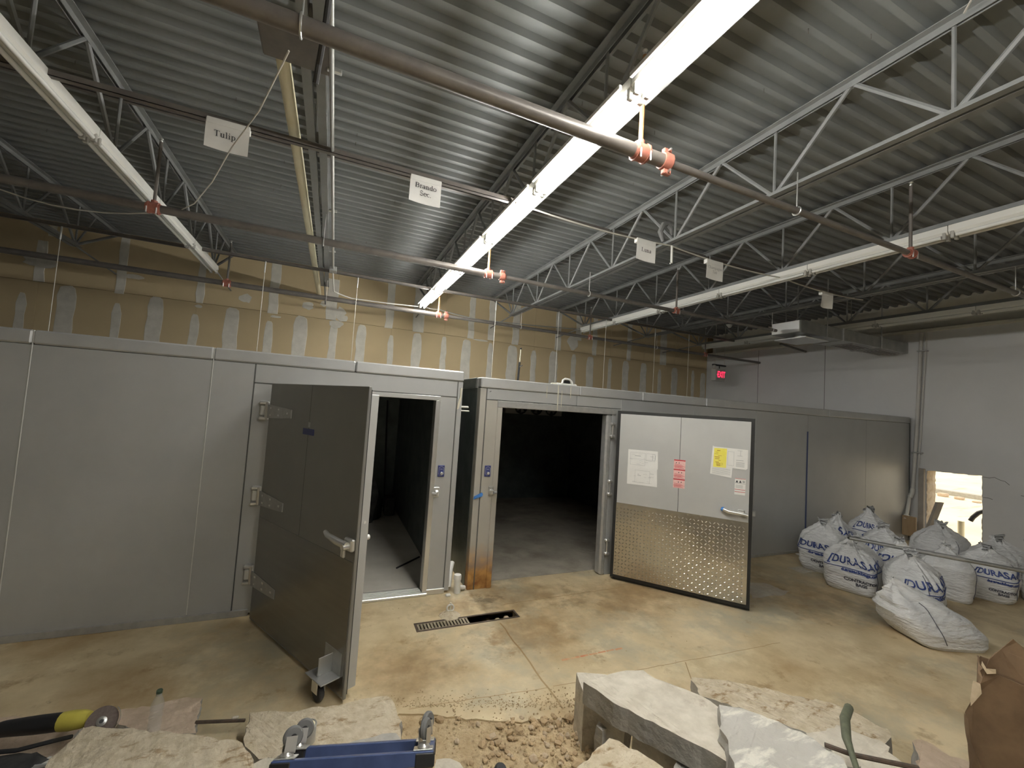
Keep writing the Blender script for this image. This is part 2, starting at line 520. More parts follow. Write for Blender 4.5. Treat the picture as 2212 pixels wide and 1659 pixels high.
def serif_tris(txt, size, line=1.0):
    """book-face lettering with thick stems, thin strokes and serifs, centred on the origin"""
    TK, TN = .095, .042
    def arc(cx, cy, rx, ry, a0, a1, w0=TN, w1=TK, n=14):
        out = []
        for k in range(n + 1):
            a = math.radians(a0 + (a1 - a0) * k / n)
            out.append((cx + rx * math.cos(a), cy + ry * math.sin(a), w0 + (w1 - w0) * abs(math.cos(a))))
        return out
    def ln(x0, y0, x1, y1, w):
        return [(x0, y0, w), (x1, y1, w)]
    stem = lambda x, y0, y1: ln(x, y0, x, y1, TK)
    bar = lambda x0, x1, y: ln(x0, y, x1, y, TN)
    foot = lambda x: bar(x - .11, x + .11, .02)
    arch = lambda x: arc(x + .125, .29, .125, .14, 180, 0)
    G = {
        'T': (.60, [stem(.30, 0, .66), bar(.03, .57, .64), ln(.05, .65, .05, .52, TN), ln(.55, .65, .55, .52, TN), foot(.30)]),
        'u': (.52, [stem(.13, .12, .44), arc(.255, .13, .125, .12, 180, 360), stem(.38, 0, .44), bar(.02, .13, .43), bar(.27, .38, .43), bar(.38, .49, .02)]),
        'l': (.29, [stem(.14, 0, .68), bar(.03, .14, .67), foot(.14)]),
        'i': (.29, [stem(.14, 0, .44), bar(.03, .14, .43), foot(.14), ln(.14, .56, .14, .66, .10)]),
        'p': (.52, [stem(.13, -.2, .44), arc(.26, .22, .17, .205, 160, -160), bar(.02, .24, -.19), bar(.02, .13, .43)]),
        'B': (.64, [stem(.15, 0, .66), bar(.03, .32, .64), bar(.15, .34, .345), bar(.03, .34, .02), arc(.31, .49, .18, .15, 90, -90), arc(.33, .18, .20, .16, 90, -90)]),
        'r': (.37, [stem(.13, 0, .44), arc(.25, .32, .12, .11, 175, 35), foot(.13), bar(.02, .13, .43)]),
        'a': (.46, [arc(.18, .12, .13, .11, 0, 360), stem(.33, .04, .30), arc(.21, .30, .12, .13, 0, 150), bar(.33, .43, .03)]),
        'n': (.54, [stem(.13, 0, .44), arch(.13), stem(.38, 0, .29), foot(.13), foot(.38), bar(.02, .13, .43)]),
        'm': (.80, [stem(.13, 0, .44), arch(.13), stem(.38, 0, .29), arch(.38), stem(.63, 0, .29), foot(.13), foot(.38), foot(.63), bar(.02, .13, .43)]),
        'h': (.54, [stem(.13, 0, .68), arch(.13), stem(.38, 0, .29), foot(.13), foot(.38), bar(.02, .13, .67)]),
        'd': (.52, [stem(.38, 0, .68), arc(.24, .215, .17, .205, 20, 340), bar(.27, .38, .67), bar(.38, .49, .02)]),
        'o': (.50, [arc(.25, .22, .19, .205, 0, 360, n=22)]),
        'e': (.45, [arc(.23, .22, .18, .205, 5, 315, n=18), bar(.06, .41, .25)]),
        'c': (.44, [arc(.23, .22, .18, .205, 50, 315, n=18)]),
        'g': (.50, [arc(.22, .29, .13, .135, 0, 360), arc(.24, -.08, .18, .11, 0, 360), ln(.13, .18, .12, .04, TN), bar(.33, .46, .41)]),
        'S': (.56, [arc(.27, .49, .17, .15, 35, 270, TK, TN), arc(.28, .175, .19, .165, 90, -150, TK, TN), ln(.43, .64, .43, .50, TN), ln(.09, .02, .09, .17, TN)]),
        'C': (.66, [arc(.35, .33, .30, .32, 45, 315, n=20), ln(.57, .64, .57, .45, TN)]),
        'L': (.60, [stem(.15, 0, .66), bar(.03, .28, .64), bar(.03, .52, .02), ln(.52, .0, .54, .17, TN)]),
        '.': (.25, [ln(.10, 0, .10, .09, .09)]),
        ' ': (.25, []),
    }
    vs_, fs = [], []
    rows = txt.split('\n')
    for ri, row in enumerate(rows):
        wtot = sum(G[c][0] for c in row)
        x = -wtot / 2
        y = (len(rows) - 1) * .5 * line * 1.15 - ri * line * 1.15 - .3
        for c in row:
            adv, strokes = G[c]
            for st_ in strokes:
                o = len(vs_)
                for k, (px, py, w) in enumerate(st_):
                    ax, ay, _ = st_[max(k - 1, 0)]
                    bx_, by, _ = st_[min(k + 1, len(st_) - 1)]
                    dx, dy = bx_ - ax, by - ay
                    L = math.hypot(dx, dy) or 1
                    nx_, ny_ = -dy / L * w / 2, dx / L * w / 2
                    vs_ += [((x + px + nx_) * size, (y + py + ny_) * size), ((x + px - nx_) * size, (y + py - ny_) * size)]
                fs += [(o + 2 * k, o + 2 * k + 2, o + 2 * k + 3, o + 2 * k + 1)[::-1] for k in range(len(st_) - 1)]
            x += adv
    return vs_, fs

def lay(mb, vf, p, ux, uy, off):
    """put 2d lettering onto a plane at p spanned by ux, uy"""
    vs_, fs = vf
    return mb.add([Vector(p) + ux * a + uy * b + off for a, b in vs_], fs)

X, Y, Z = V(1, 0, 0), V(0, 1, 0), V(0, 0, 1)
rnd = random.Random(7)

# ------------------------------------------------------------ the room
XR, YB, ZD = 10.13, 9.15, 4.50          # right wall face, back wall face, underside of the roof deck
DR = (0.85, 1.79, 3.685, 3.805)         # trench drain opening
EXC = [(0.56, 2.77), (0.79, 2.68), (1.00, 2.56), (1.27, 2.46), (1.61, 2.40), (1.75, 2.30), (1.80, 1.6), (1.75, 0.7), (0.2, 0.7), (0.25, 2.2), (0.40, 2.60)]

def floor_mesh():
    mb = MB()
    outer = [(-9, -6), (XR, -6), (XR, YB), (-9, YB)]
    h1 = [(DR[0], DR[2]), (DR[1], DR[2]), (DR[1], DR[3]), (DR[0], DR[3])]
    h2 = []
    for i in range(len(EXC)):
        a, b = Vector(EXC[i]), Vector(EXC[(i + 1) % len(EXC)])
        n = max(1, int((b - a).length / 0.06))
        for k in range(n):
            q = a.lerp(b, k / n)
            h2.append((q.x + rnd.uniform(-.012, .012), q.y + rnd.uniform(-.012, .012)))
    loops = [[Vector((x, y, 0)) for x, y in L] for L in (outer, h1, h2)]
    tris = geometry.tessellate_polygon(loops)
    flat = [p for L in loops for p in L]
    mb.add(flat, [tuple(t) for t in tris])
    for L, dz in ((loops[1], -0.10), (loops[2], -0.15)):
        n = len(L)
        mb.add(L + [p + V(0, 0, dz) for p in L], [(i, (i + 1) % n, n + (i + 1) % n, n + i) for i in range(n)])
    return mb

me = floor_mesh().mesh('floor', 'floor_concrete')
floor = tag(link('floor', me), 'dusty tan concrete slab floor with stains and saw cut joints', 'floor', None, 'structure')
for p in me.polygons:
    if p.normal.z < -0.5:
        p.flip()
me.update()
jm = MB()
for a, b, w in (((1.575, 2.47), (1.585, 3.62), .007), ((1.62, 2.69), (3.9, 2.60), .003), ((0.62, 2.78), (1.57, 2.695), .003), ((1.75, 3.95), (3.25, 3.98), .004),
                ((2.8, 2.63), (2.6, 2.35), .004)):
    a, b = V(*a, 0), V(*b, 0)
    d = (b - a).normalized()
    nn = V(-d.y, d.x, 0)
    k = max(2, int((b - a).length / .1))
    L = [a.lerp(b, i / k) + nn * rnd.uniform(-.006, .006) for i in range(k + 1)]
    vs_ = [q + nn * w + V(0, 0, .0012) for q in L] + [q - nn * w + V(0, 0, .0012) for q in L]
    jm.add(vs_, [(i, i + 1, k + 2 + i, k + 1 + i)[::-1] for i in range(k)])
part('saw_cut_joint', jm, 'floor_joint', floor)
rc = MB()
for i in range(7):
    x = 1.84 + i * .085
    rc.add([(x, 2.94 + rnd.uniform(-.006, .006), .0014), (x + .075, 2.94 + rnd.uniform(-.006, .006), .0014), (x + .075, 2.962, .0014), (x, 2.96, .0014)], [(0, 1, 2, 3)])
part('chalk_line', rc, 'red_chalk', floor, 'faded red chalk line')

for k, (a, b, w_, h_, m_) in enumerate(((2.05, 4.02, .75, .36, 'rust_stain'), (1.25, 4.02, .45, .26, 'rust_stain'), (3.1, 3.75, .9, .5, 'rust_stain'), (1.75, 3.35, .6, .4, 'rust_stain'),
                                          (1.62, 4.10, .28, .16, 'damp_stain'), (5.3, 3.1, .9, .6, 'rust_stain'), (.7, 3.2, .5, .4, 'rust_stain'))):
    z_ = .0016 + k * .0003
    part('floor_stain', MB().add([(a - w_, b - h_, z_), (a + w_, b - h_, z_), (a + w_, b + h_, z_), (a - w_, b + h_, z_)], [(0, 1, 2, 3)]), m_, floor)

# back wall of drywall sheets
wb = struct('wall_back', MB().box((-9, YB + .014, 0), (XR + .5, YB + .2, 4.75)), 'drywall_back', 'unpainted tan drywall back wall with pale taped joints', 'wall')
edges = [-9, -7.9, -6.7, -5.57, -4.44, -3.44, -2.34, -1.17, -.05, 1.06, 2.2, 3.3, 4.43, 5.56, 6.67, 7.78, 8.9, XR]
for a, b in zip(edges[:-1], edges[1:]):
    for z0, z1 in ((0, 3.484), (3.49, 4.56)):
        part('drywall_sheet', MB().bbox((a + .0015, YB, z0), (b - .0015, YB + .013, z1), .002), 'drywall', wb)
LOW = [(-4.67, -4.55, 3.28), (-4.2, -3.97, 3.49), (-3.5, -3.38, 3.3), (-3.03, -2.81, 3.49), (-2.42, -2.28, 3.27), (-1.91, -1.67, 3.47), (-1.26, -1.11, 3.31), (-0.77, -0.53, 3.48), (-0.13, 0.02, 3.47), (0.38, 0.57, 3.47), (1.01, 1.13, 3.33), (1.51, 1.71, 3.45), (2.14, 2.27, 3.45), (2.62, 2.84, 3.44), (3.24, 3.37, 3.44), (3.73, 3.99, 3.44), (4.36, 4.5, 3.4), (4.87, 5.1, 3.43), (5.49, 5.63, 3.43), (5.95, 6.17, 3.42), (6.61, 6.73, 3.44), (7.08, 7.29, 3.42), (7.68, 7.89, 3.43), (8.3, 8.42, 3.31), (8.79, 9.01, 3.41), (9.54, 9.65, 3.4), (9.89, 10.09, 3.36)]
UPS = [(-4.51, -4.38, 4.16, 3.49), (-3.49, -3.37, 4.54, 3.46), (-2.37, -2.25, 4.52, 3.48), (-1.24, -1.07, 4.49, 3.46), (-0.23, -0.03, 4.32, 3.49), (0.92, 1.08, 4.46, 3.47), (1.49, 1.74, 4.47, 3.47), (2.74, 2.88, 4.45, 3.48), (3.22, 3.38, 4.45, 3.5), (3.83, 4.01, 4.45, 3.47), (4.99, 5.16, 4.45, 3.47), (5.58, 5.75, 4.47, 3.79), (6.09, 6.23, 4.45, 3.46), (7.2, 7.34, 4.45, 3.44), (8.34, 8.57, 4.45, 3.44), (-4.4, -4.3, 4.45, 4.25)]
BLB = [(-1.61, 3.68, 0.11, 0.09), (-0.56, 3.71, 0.11, 0.08), (-4.46, 3.81, 0.22, 0.10), (-3.26, 3.79, 0.13, 0.05), (0.04, 3.66, 0.12, 0.11), (-0.03, 3.42, 0.14, 0.09), (-0.27, 3.8, 0.08, 0.06), (0.09, 3.55, 0.12, 0.08), (5.51, 3.72, 0.17, 0.19), (-2.31, 3.42, 0.06, 0.03), (3.05, 3.47, .2, .02), (-1.1, 3.41, .1, .025)]

def smear(pts, seed, thick=.003):
    r = random.Random(seed)
    thick = .0022 + .00006 * (seed % 60)
    mb = MB()
    n = len(pts)
    back = [V(x, YB + .0005, z) for x, z in pts]
    cx = sum(p[0] for p in pts) / n
    cz = sum(p[1] for p in pts) / n
    fr = [V(cx + (x - cx) * .93, YB - thick, cz + (z - cz) * .985) for x, z in pts]
    mb.add(back + fr, [tuple(range(n, 2 * n))] + [(i, (i + 1) % n, n + (i + 1) % n, n + i) for i in range(n)])
    return mb

def strip(x0, x1, z0, z1, seed, rtop=True):
    r = random.Random(seed)
    k = max(3, int((z1 - z0) / .16))
    w = x1 - x0
    left = [(x0 + r.uniform(-.012, .012), z0 + (z1 - z0) * i / k) for i in range(k + 1)]
    right = [(x1 + r.uniform(-.012, .012), z0 + (z1 - z0) * i / k) for i in range(k + 1)]
    if rtop:
        left[-1] = (x0 + .02, z1 - .035)
        right[-1] = (x1 - .02, z1 - .035)
        top = [(x1 - w * .28, z1), (x0 + w * .28, z1 + r.uniform(-.012, .012))]
    else:
        top = []
    return smear(right + top + left[::-1], seed)

for i, (a, b, zt) in enumerate(LOW):
    part('joint_compound', strip(a, b, 1.9, zt, i), 'joint_compound', wb)
for i, (a, b, zt, zb) in enumerate(UPS):
    part('joint_compound', strip(a, b, zb, zt, 50 + i, False), 'joint_compound', wb)
for i, (cx, cz, w, h) in enumerate(BLB):
    r = random.Random(90 + i)
    pts = [(cx + w * math.cos(t) * (1 + r.uniform(-.25, .15)), cz + h * math.sin(t) * (1 + r.uniform(-.25, .15))) for t in [2 * PI * k / 14 for k in range(14)]]
    part('joint_compound', smear(pts, 40 + i), 'joint_compound', wb)

# right wall: white lower wall with a hole broken through it, recessed upper wall with a ledge
HY0, HY1, HZ0, HZ1 = 3.407, 4.130, 0.03, 1.335
mb = MB()
mb.box((XR, -6, 0), (XR + .30, HY0, 3.88))
mb.box((XR, HY1, 0), (XR + .30, YB, 3.88))
mb.box((XR, HY0, HZ1 + .03), (XR + .30, HY1, 3.88))
mb.box((XR, HY0, -.2), (XR + .30, HY1, HZ0))
wr = struct('wall_right', mb, 'white_wall', 'pale grey painted right wall with a rough hole broken through', 'wall')
rq = random.Random(5)
n = 26
ring_i, ring_o = [], []
for k in range(n + 1):
    y = HY0 + (HY1 - HY0) * k / n
    zt = HZ1 - .022 * (k / n) + .006 * math.sin(k * .9) + rq.uniform(-.004, .004)
    ring_i.append((y, zt))
top = MB()
vs_ = [V(XR + .001, y, z) for y, z in ring_i] + [V(XR + .29, y, z - .01) for y, z in ring_i] + [V(XR + .001, y, HZ1 + .035) for y, z in ring_i]
top.add(vs_, [(i, i + 1, n + 2 + i, n + 1 + i) for i in range(n)])
part('broken_edge', top, 'masonry_cut', wr, 'ragged broken masonry edge of the hole')
top2 = MB()
top2.add([V(XR - .0005, y, z) for y, z in ring_i] + [V(XR - .0005, y, HZ1 + .034) for y, z in ring_i], [(i, n + 1 + i, n + 2 + i, i + 1) for i in range(n)])
part('wall_lip', top2, 'white_wall', wr)
for ys, sg in ((HY0, 1), (HY1, -1)):
    e = MB()
    m_ = 30
    L = [(HZ0 + (HZ1 + .02 - HZ0) * k / m_, rq.uniform(0, .014)) for k in range(m_ + 1)]
    e.add([V(XR + .002, ys + sg * w, z) for z, w in L] + [V(XR + .29, ys + sg * (w + .004), z) for z, w in L] + [V(XR + .002, ys - sg * .004, z) for z, w in L] + [V(XR + .29, ys - sg * .004, z) for z, w in L],
          [(i, i + 1, m_ + 2 + i, m_ + 1 + i) for i in range(m_)] + [(i, i + 1, 2 * m_ + 3 + i, 2 * m_ + 2 + i) for i in range(m_)])
    part('broken_edge', e, 'masonry_cut', wr)
part('wall_ledge', MB().bbox((XR - .035, -6, 3.88), (XR + .36, YB, 3.945), .01), 'wall_upper', wr, 'ledge along the top of the painted wall')
part('upper_wall', MB().box((XR + .22, -6, 3.945), (XR + .42, YB, 4.75)), 'wall_upper', wr, 'recessed bare upper wall')
for yy in (7.51, 5.9):
    part('panel_joint', MB().box((XR - .003, yy - .004, 2.0), (XR + .001, yy + .004, 3.88)), 'panel_seam', wr)
ck = MB()
for L in ([(3.40, 1.32), (3.33, 1.315), (3.27, 1.335), (3.2, 1.30), (3.15, 1.29), (3.10, 1.24)], [(3.40, .98), (3.34, .985), (3.29, .97)], [(2.98, 1.1), (2.9, 1.09), (2.86, 1.05)]):
    ck.tube([(XR - .001, a, b) for a, b in L], .0035, 4)
part('wall_crack', ck, 'panel_seam', wr)
gk = MB()
for (a, b, w, h) in ((2.83, .80, .05, .16), (2.84, .62, .09, .03), (2.92, .42, .03, .10), (3.0, .2, .02, .03), (2.78, .36, .05, .06)):
    pts = [(a + w * math.cos(t) * rq.uniform(.6, 1.2), b + h * math.sin(t) * rq.uniform(.6, 1.2)) for t in [2 * PI * k / 9 for k in range(9)]]
    gk.prism([(XR - .0015, y, z) for y, z in pts], (.003, 0, 0))
part('black_scuff', gk, 'rubber', wr, 'black scuff marks on the painted wall')

struct('wall_left', MB().box((-9.2, -6, 0), (-9, YB, 4.75)), 'wall_far', 'dark left end wall outside the picture', 'wall')
struct('wall_front', MB().box((-9.2, -6.2, 0), (XR + .5, -6, 4.75)), 'wall_far', 'plain wall behind the viewer', 'wall')

# roof deck: ribbed sheets
ceil = struct('ceiling', MB().box((-9.2, -6.2, 4.56), (XR + .5, YB + .2, 4.75)), 'wall_far', 'grey ribbed metal roof deck on open joists', 'ceiling')
PITCH = .1524
prof = [(0, 0), (.040, 0), (.058, .045), (.134, .045), (PITCH, 0)]
nsh = int((YB + 6) / (PITCH * 6)) + 1
for s_ in range(nsh):
    y1 = YB - s_ * PITCH * 6
    pts = []
    for k in range(6):
        for (dy, dz) in prof[:-1]:
            pts.append((y1 - PITCH * k - dy, ZD + dz))
    pts.append((y1 - PITCH * 6, ZD))
    pts = [(y, z) for y, z in pts if y > -6]
    if len(pts) < 2:
        continue
    d = MB()
    m_ = len(pts)
    d.add([V(-9, y, z) for y, z in pts] + [V(XR + .22, y, z) for y, z in pts], [(i, m_ + i, m_ + 1 + i, i + 1)[::-1] for i in range(m_ - 1)])
    part('deck_sheet', d, 'deck_paint', ceil)
# screw tips poking through the deck
sc = MB()
for i in range(60):
    x, y = rnd.uniform(-3, 4), rnd.uniform(1.0, 7.5)
    y = YB - (int((YB - y) / PITCH) * PITCH + .02)
    sc.tube([(x, y, ZD + .002), (x, y, ZD - .035)], .0025, 4)
st = part('screw_tip', sc, 'pipe_dark', ceil)
st['kind'] = 'stuff'

# outside ground and a far wall, seen through the hole
struct('ground', MB().box((XR + .30, -30, -.35), (60, 60, -.02)), 'outside_concrete', 'sunlit concrete yard outside the hole', 'ground')
kb = MB().box((19.5, -6, -.02), (19.9, 30, .12))
solid('kerb', kb, 'rubble_side', 'low dark kerb across the sunlit yard outside', 'kerb', (19.7, 8, -.02))
for i in range(5):
    q = MB()
    cx, cy = 18.6 + i * .11, 6.4 + i * .42
    q.bbox((cx - .12, cy - .10, -.02), (cx + .12, cy + .06 + .03 * (i % 3), .03 + .03 * (i % 3)), .02)
    solid('rubble_chunk', q, 'rubble_pink', 'broken brick lump by the kerb in the yard', 'rubble', (cx, cy, -.02), 'brick lumps by the yard kerb')

# ------------------------------------------------------------ roof joists
BOT, TOP = 3.845, 4.47

def make_joist(loc, label):
    t = thing('roof_joist', label, 'joist', loc)
    x = loc[0]
    tc = MB()
    for s_ in (-1, 1):
        tc.box((x + s_ * .012, -5.5, TOP - .006), (x + s_ * .062, YB - .01, TOP))
        tc.box((x + s_ * .012, -5.5, TOP - .05), (x + s_ * .017, YB - .01, TOP - .006))
    part('top_chord', tc, 'joist_paint', t)
    bc = MB()
    for s_ in (-1, 1):
        lo, hi = sorted((x + s_ * .012, x + s_ * .066))
        bc.box((lo, -5.0, BOT), (hi, 7.92, BOT + .006))
        lo, hi = sorted((x + s_ * .012, x + s_ * .018))
        bc.box((lo, -5.0, BOT + .006), (hi, 7.92, BOT + .055))
    part('bottom_chord', bc, 'joist_paint', t)
    ys = [7.88 - 1.11 * k for k in range(12)]
    for i, y in enumerate(ys):
        if y < -4:
            break
        part('web_vertical', MB().tube([(x, y, BOT + .02), (x, y, TOP - .02)], .012, 6), 'joist_paint', t)
        if i > 0:
            part('web_diagonal', MB().tube([(x, y, BOT + .02), (x, y + .54, TOP - .02)], .016, 6), 'joist_paint', t)
        else:
            part('web_diagonal', MB().tube([(x, y, BOT + .02), (x, y + .45, TOP - .02)], .014, 6), 'joist_paint', t)
            part('end_web', MB().tube([(x, y, BOT + .02), (x, YB - .06, TOP - .03)], .02, 6), 'joist_paint', t)
        part('web_diagonal', MB().tube([(x, y, BOT + .02), (x, y - .57, TOP - .02)], .018, 6), 'joist_paint', t)
    part('end_strut', MB().tube([(x, 7.9, BOT + .01), (x, YB - .01, BOT - .06)], .012, 6), 'joist_paint', t)
    return t

JX = [(-5.2, 'farthest left roof joist, in the dark corner of the ceiling'),
      (-3.5, 'roof joist left of the unlit left light row'),
      (-1.85, 'roof joist carrying the unlit light row on the left'),
      (-.25, 'roof joist nearly overhead beside the cream plastic pipe'),
      (1.55, 'roof joist carrying the lit row of fluorescent tubes'),
      (3.27, 'roof joist just right of the lit row, crossed by the sign wire'),
      (5.02, 'roof joist carrying the unlit light row right of centre'),
      (6.75, 'roof joist between the two unlit light rows on the right'),
      (8.42, 'rightmost roof joist, above the duct beside the right wall')]
j0 = None
for x, lb in JX:
    if j0 is None:
        j0 = make_joist((x, 4.0, TOP), lb)
    else:
        c = copy_tree(j0)
        c.location.x = x
        c['label'] = lb

# bridging angles
def angle_bar(name, label, p, q, loc):
    mb = MB()
    p, q = Vector(p), Vector(q)
    mb.box((p.x, p.y, p.z), (q.x, p.y + .04, p.z + .004))
    mb.box((p.x, p.y, p.z), (q.x, p.y + .004, p.z + .04))
    return solid(name, mb, 'pipe_dark', label, 'steel bar', loc)
angle_bar('bridging_bar', 'dark steel bridging bar with two paper signs hung on it', (-8.9, 3.43, 3.80), (1.42, 3.43, 3.80), (0, 3.43, 3.8))
angle_bar('bridging_bar', 'steel bridging bar near the back wall holding the hanger wires', (-8.9, 6.79, 3.80), (8.4, 6.79, 3.80), (0, 6.79, 3.8))
angle_bar('bridging_bar', 'high bridging bar under the deck along the middle of the joists', (-8.9, 4.62, 4.40), (8.4, 4.62, 4.40), (0, 4.62, 4.4))

# ------------------------------------------------------------ fluorescent strips
def strip_light(x, y1, lit, label, group):
    """one 4 ft strip, far end at y1"""
    y0 = y1 - 1.205
    t = thing('strip_light', label, 'strip light', (x, (y0 + y1) / 2, BOT - .006), group)
    h = MB()
    h.add([], [])
    sec = [(-.052, .0), (-.052, -.055), (-.03, -.078), (.03, -.078), (.052, -.055), (.052, .0)]
    a = [V(x + u, y0, BOT - .005 + w) for u, w in sec]
    b = [V(x + u, y1, BOT - .005 + w) for u, w in sec]
    k = len(sec)
    h.add(a + b, [(i, (i + 1) % k, k + (i + 1) % k, k + i) for i in range(k)] + [tuple(range(k))[::-1], tuple(range(k, 2 * k))])
    part('housing', h, 'light_housing', t)
    if lit:
        part('raceway', MB().bbox((x - .098, y0 + .04, BOT - .062), (x - .078, y1 - .04, BOT - .036), .003), 'light_housing', t)
    for s_ in (-1, 1):
        part('tube', MB().tube([(x + s_ * .034, y0 + .045, BOT - .099), (x + s_ * .034, y1 - .045, BOT - .099)], .016, 10), 'tube_lit' if lit else 'tube_off', t)
        for yy in (y0 + .024, y1 - .024):
            part('lamp_holder', MB().bbox((x + s_ * .034 - .017, yy - .012, BOT - .125), (x + s_ * .034 + .017, yy + .012, BOT - .06), .004), 'socket', t)
    return t

ORD = ['farthest', 'second farthest', 'third farthest', 'fourth farthest', 'fifth farthest', 'sixth farthest', 'seventh farthest', 'eighth farthest', 'ninth farthest']
for k in range(9):
    strip_light(1.44, 7.90 - 1.212 * k, True, ORD[k] + ' strip light in the glowing centre row' if k < 6 else ORD[k] + ' strip light in the glowing row, out of view overhead', 'lit fluorescent strips of the centre row')
for k in range(5):
    strip_light(-1.80, 7.70 - 1.212 * k, False, ORD[k] + ' unlit white strip in the left row', 'unlit strips of the left row')
for k in range(6):
    strip_light(5.0, 7.94 - 1.212 * k, False, ORD[k] + ' unlit white strip in the row right of centre', 'unlit strips of the row right of centre')
for k in range(5):
    strip_light(8.40, 7.72 - 1.212 * k, False, ORD[k] + ' unlit strip in the row along the right wall', 'unlit strips of the row along the right wall')

# ------------------------------------------------------------ sprinkler lines
def sprinkler(y, z, r1, r2, xr, sprigs, label, rise=.62, hang=()):
    t = thing('sprinkler_pipe', label, 'sprinkler pipe', (0, y, z))
    part('main_pipe', MB().tube([(-8.9, y, z), (1.80, y, z)], r1, 12), 'pipe_dark', t)
    part('branch_pipe', MB().tube([(1.78, y, z), (xr, y, z)], r2, 10), 'pipe_dark', t)
    for x in sprigs:
        big = x < 1.8
        rr = (r1 if big else r2)
        te = MB()
        te.tube([(x - .055, y, z), (x - .03, y, z), (x + .03, y, z), (x + .055, y, z)], [rr + .004, rr + .011, rr + .011, rr + .004], 12)
        te.tube([(x, y, z + rr * .5), (x, y, z + rr + .03)], .024, 10)
        te.tube([(x - .042, y, z), (x - .030, y, z)], rr + .017, 12)
        te.tube([(x + .030, y, z), (x + .042, y, z)], rr + .017, 12)
        tp = part('tee_fitting', te, 'fitting_red', t, 'red tee fitting')
        for s_ in (-.036, .036):
            b = MB().tube([(x + s_, y - rr - .012, z - rr - .025), (x + s_, y - rr - .012, z - rr + .03)], .006, 6)
            part('clamp_bolt', b, 'aluminium', tp)
        sp = part('sprig', MB().tube([(x, y, z + rr), (x, y, z + rise)], .014, 8), 'orange_pipe' if (big and x > 0) else 'pipe_dark', t)
        part('sprinkler_head', MB().lathe([(.008, 0), (.012, .01), (.006, .02), (.016, .03), (.016, .033)], (x, y, z + rise), n=8), 'aluminium', sp)
    cp = MB()
    cp.tube([(1.765, y, z), (1.785, y, z), (1.825, y, z), (1.845, y, z)], [r1 + .008, r1 + .013, r1 + .013, r2 + .008], 12)
    cpp = part('coupling', cp, 'fitting_red', t, 'red grooved reducing coupling')
    for s_ in (-1, 1):
        part('clamp_ear', MB().bbox((1.775, y - .016, z + s_ * (r1 + .026) - .016), (1.835, y + .016, z + s_ * (r1 + .026) + .016), .005), 'fitting_red', cpp)
        part('clamp_bolt', MB().tube([(1.805, y - .04, z + s_ * (r1 + .026)), (1.805, y + .04, z + s_ * (r1 + .026))], .007, 6), 'aluminium', cpp)
    for x in hang:
        rr = (r1 if x < 1.8 else r2)
        L = [(x, y + (rr + .006) * math.sin(a), z - (rr + .006) * math.cos(a)) for a in [PI * (-.85 + 1.7 * k / 12) for k in range(13)]]
        hg = MB().tube(L, .006, 6)
        hg.tube([(x, y, z + rr + .01), (x, y, BOT + .002)], .005, 6)
        part('pipe_hanger', hg, 'aluminium', t)
    return t
sprinkler(2.0, 3.55, .041, .024, XR - .01, (-1.60, 1.60, 4.61), 'nearest sprinkler pipe, crossing the lit row close to the camera', hang=(-.25, 3.06, 6.7))
sprinkler(4.74, 3.55, .038, .026, 6.80, (-1.61, 1.62, 4.59), 'middle sprinkler pipe with red tees over the cooler fronts', hang=(-.2, 3.06, 6.7))
sprinkler(7.47, 3.55, .040, .030, XR - .01, (-1.57, 1.66, 4.9, 8.2), 'farthest sprinkler pipe, running along the drywall', hang=(-.2, 3.3, 6.7))

# pipes and cables under the overhead joist
cp = MB().tube([(-.425, 2.62, 3.93), (-.37, YB - .02, 3.93)], .041, 14)
pc = solid('drain_pipe', cp, 'pvc_cream', 'long cream plastic pipe running to the back wall', 'pipe', (-.42, 2.62, 3.93))
ps = thing('pipe_bracket', 'dull steel plate bracket at the near end of the cream pipe', 'bracket', (-.33, 2.6, 3.86))
part('plate', MB().bbox((-.50, 2.36, 3.835), (-.14, 2.66, 3.843), .002), 'pipe_dark', ps)
part('plate_flange', MB().bbox((-.505, 2.36, 3.84), (-.498, 2.66, 3.99), .002), 'pipe_dark', ps)
part('strap', MB().tube([(-.20, 2.30, 3.52), (-.19, 2.26, 3.60), (-.165, 2.1, 3.66), (-.15, 1.99, 3.80), (-.17, 1.95, 3.86)], .014, 8), 'rubber', ps)
cdt = thing('conduit', 'shiny steel conduit along the overhead joist', 'conduit', (-.13, 4, 3.82))
part('conduit_run', MB().tube([(-.16, 1.0, 3.82), (-.12, 6.6, 3.82)], .014, 10), 'conduit', cdt)
part('junction_box', MB().bbox((-.17, 6.6, 3.78), (-.07, 6.74, 3.845), .004), 'steel_grey', cdt)
for yy in (2.6, 4.6, 5.9):
    part('conduit_clip', MB().bbox((-.175, yy - .012, 3.825), (-.095, yy + .012, 3.848), .003), 'aluminium', cdt)

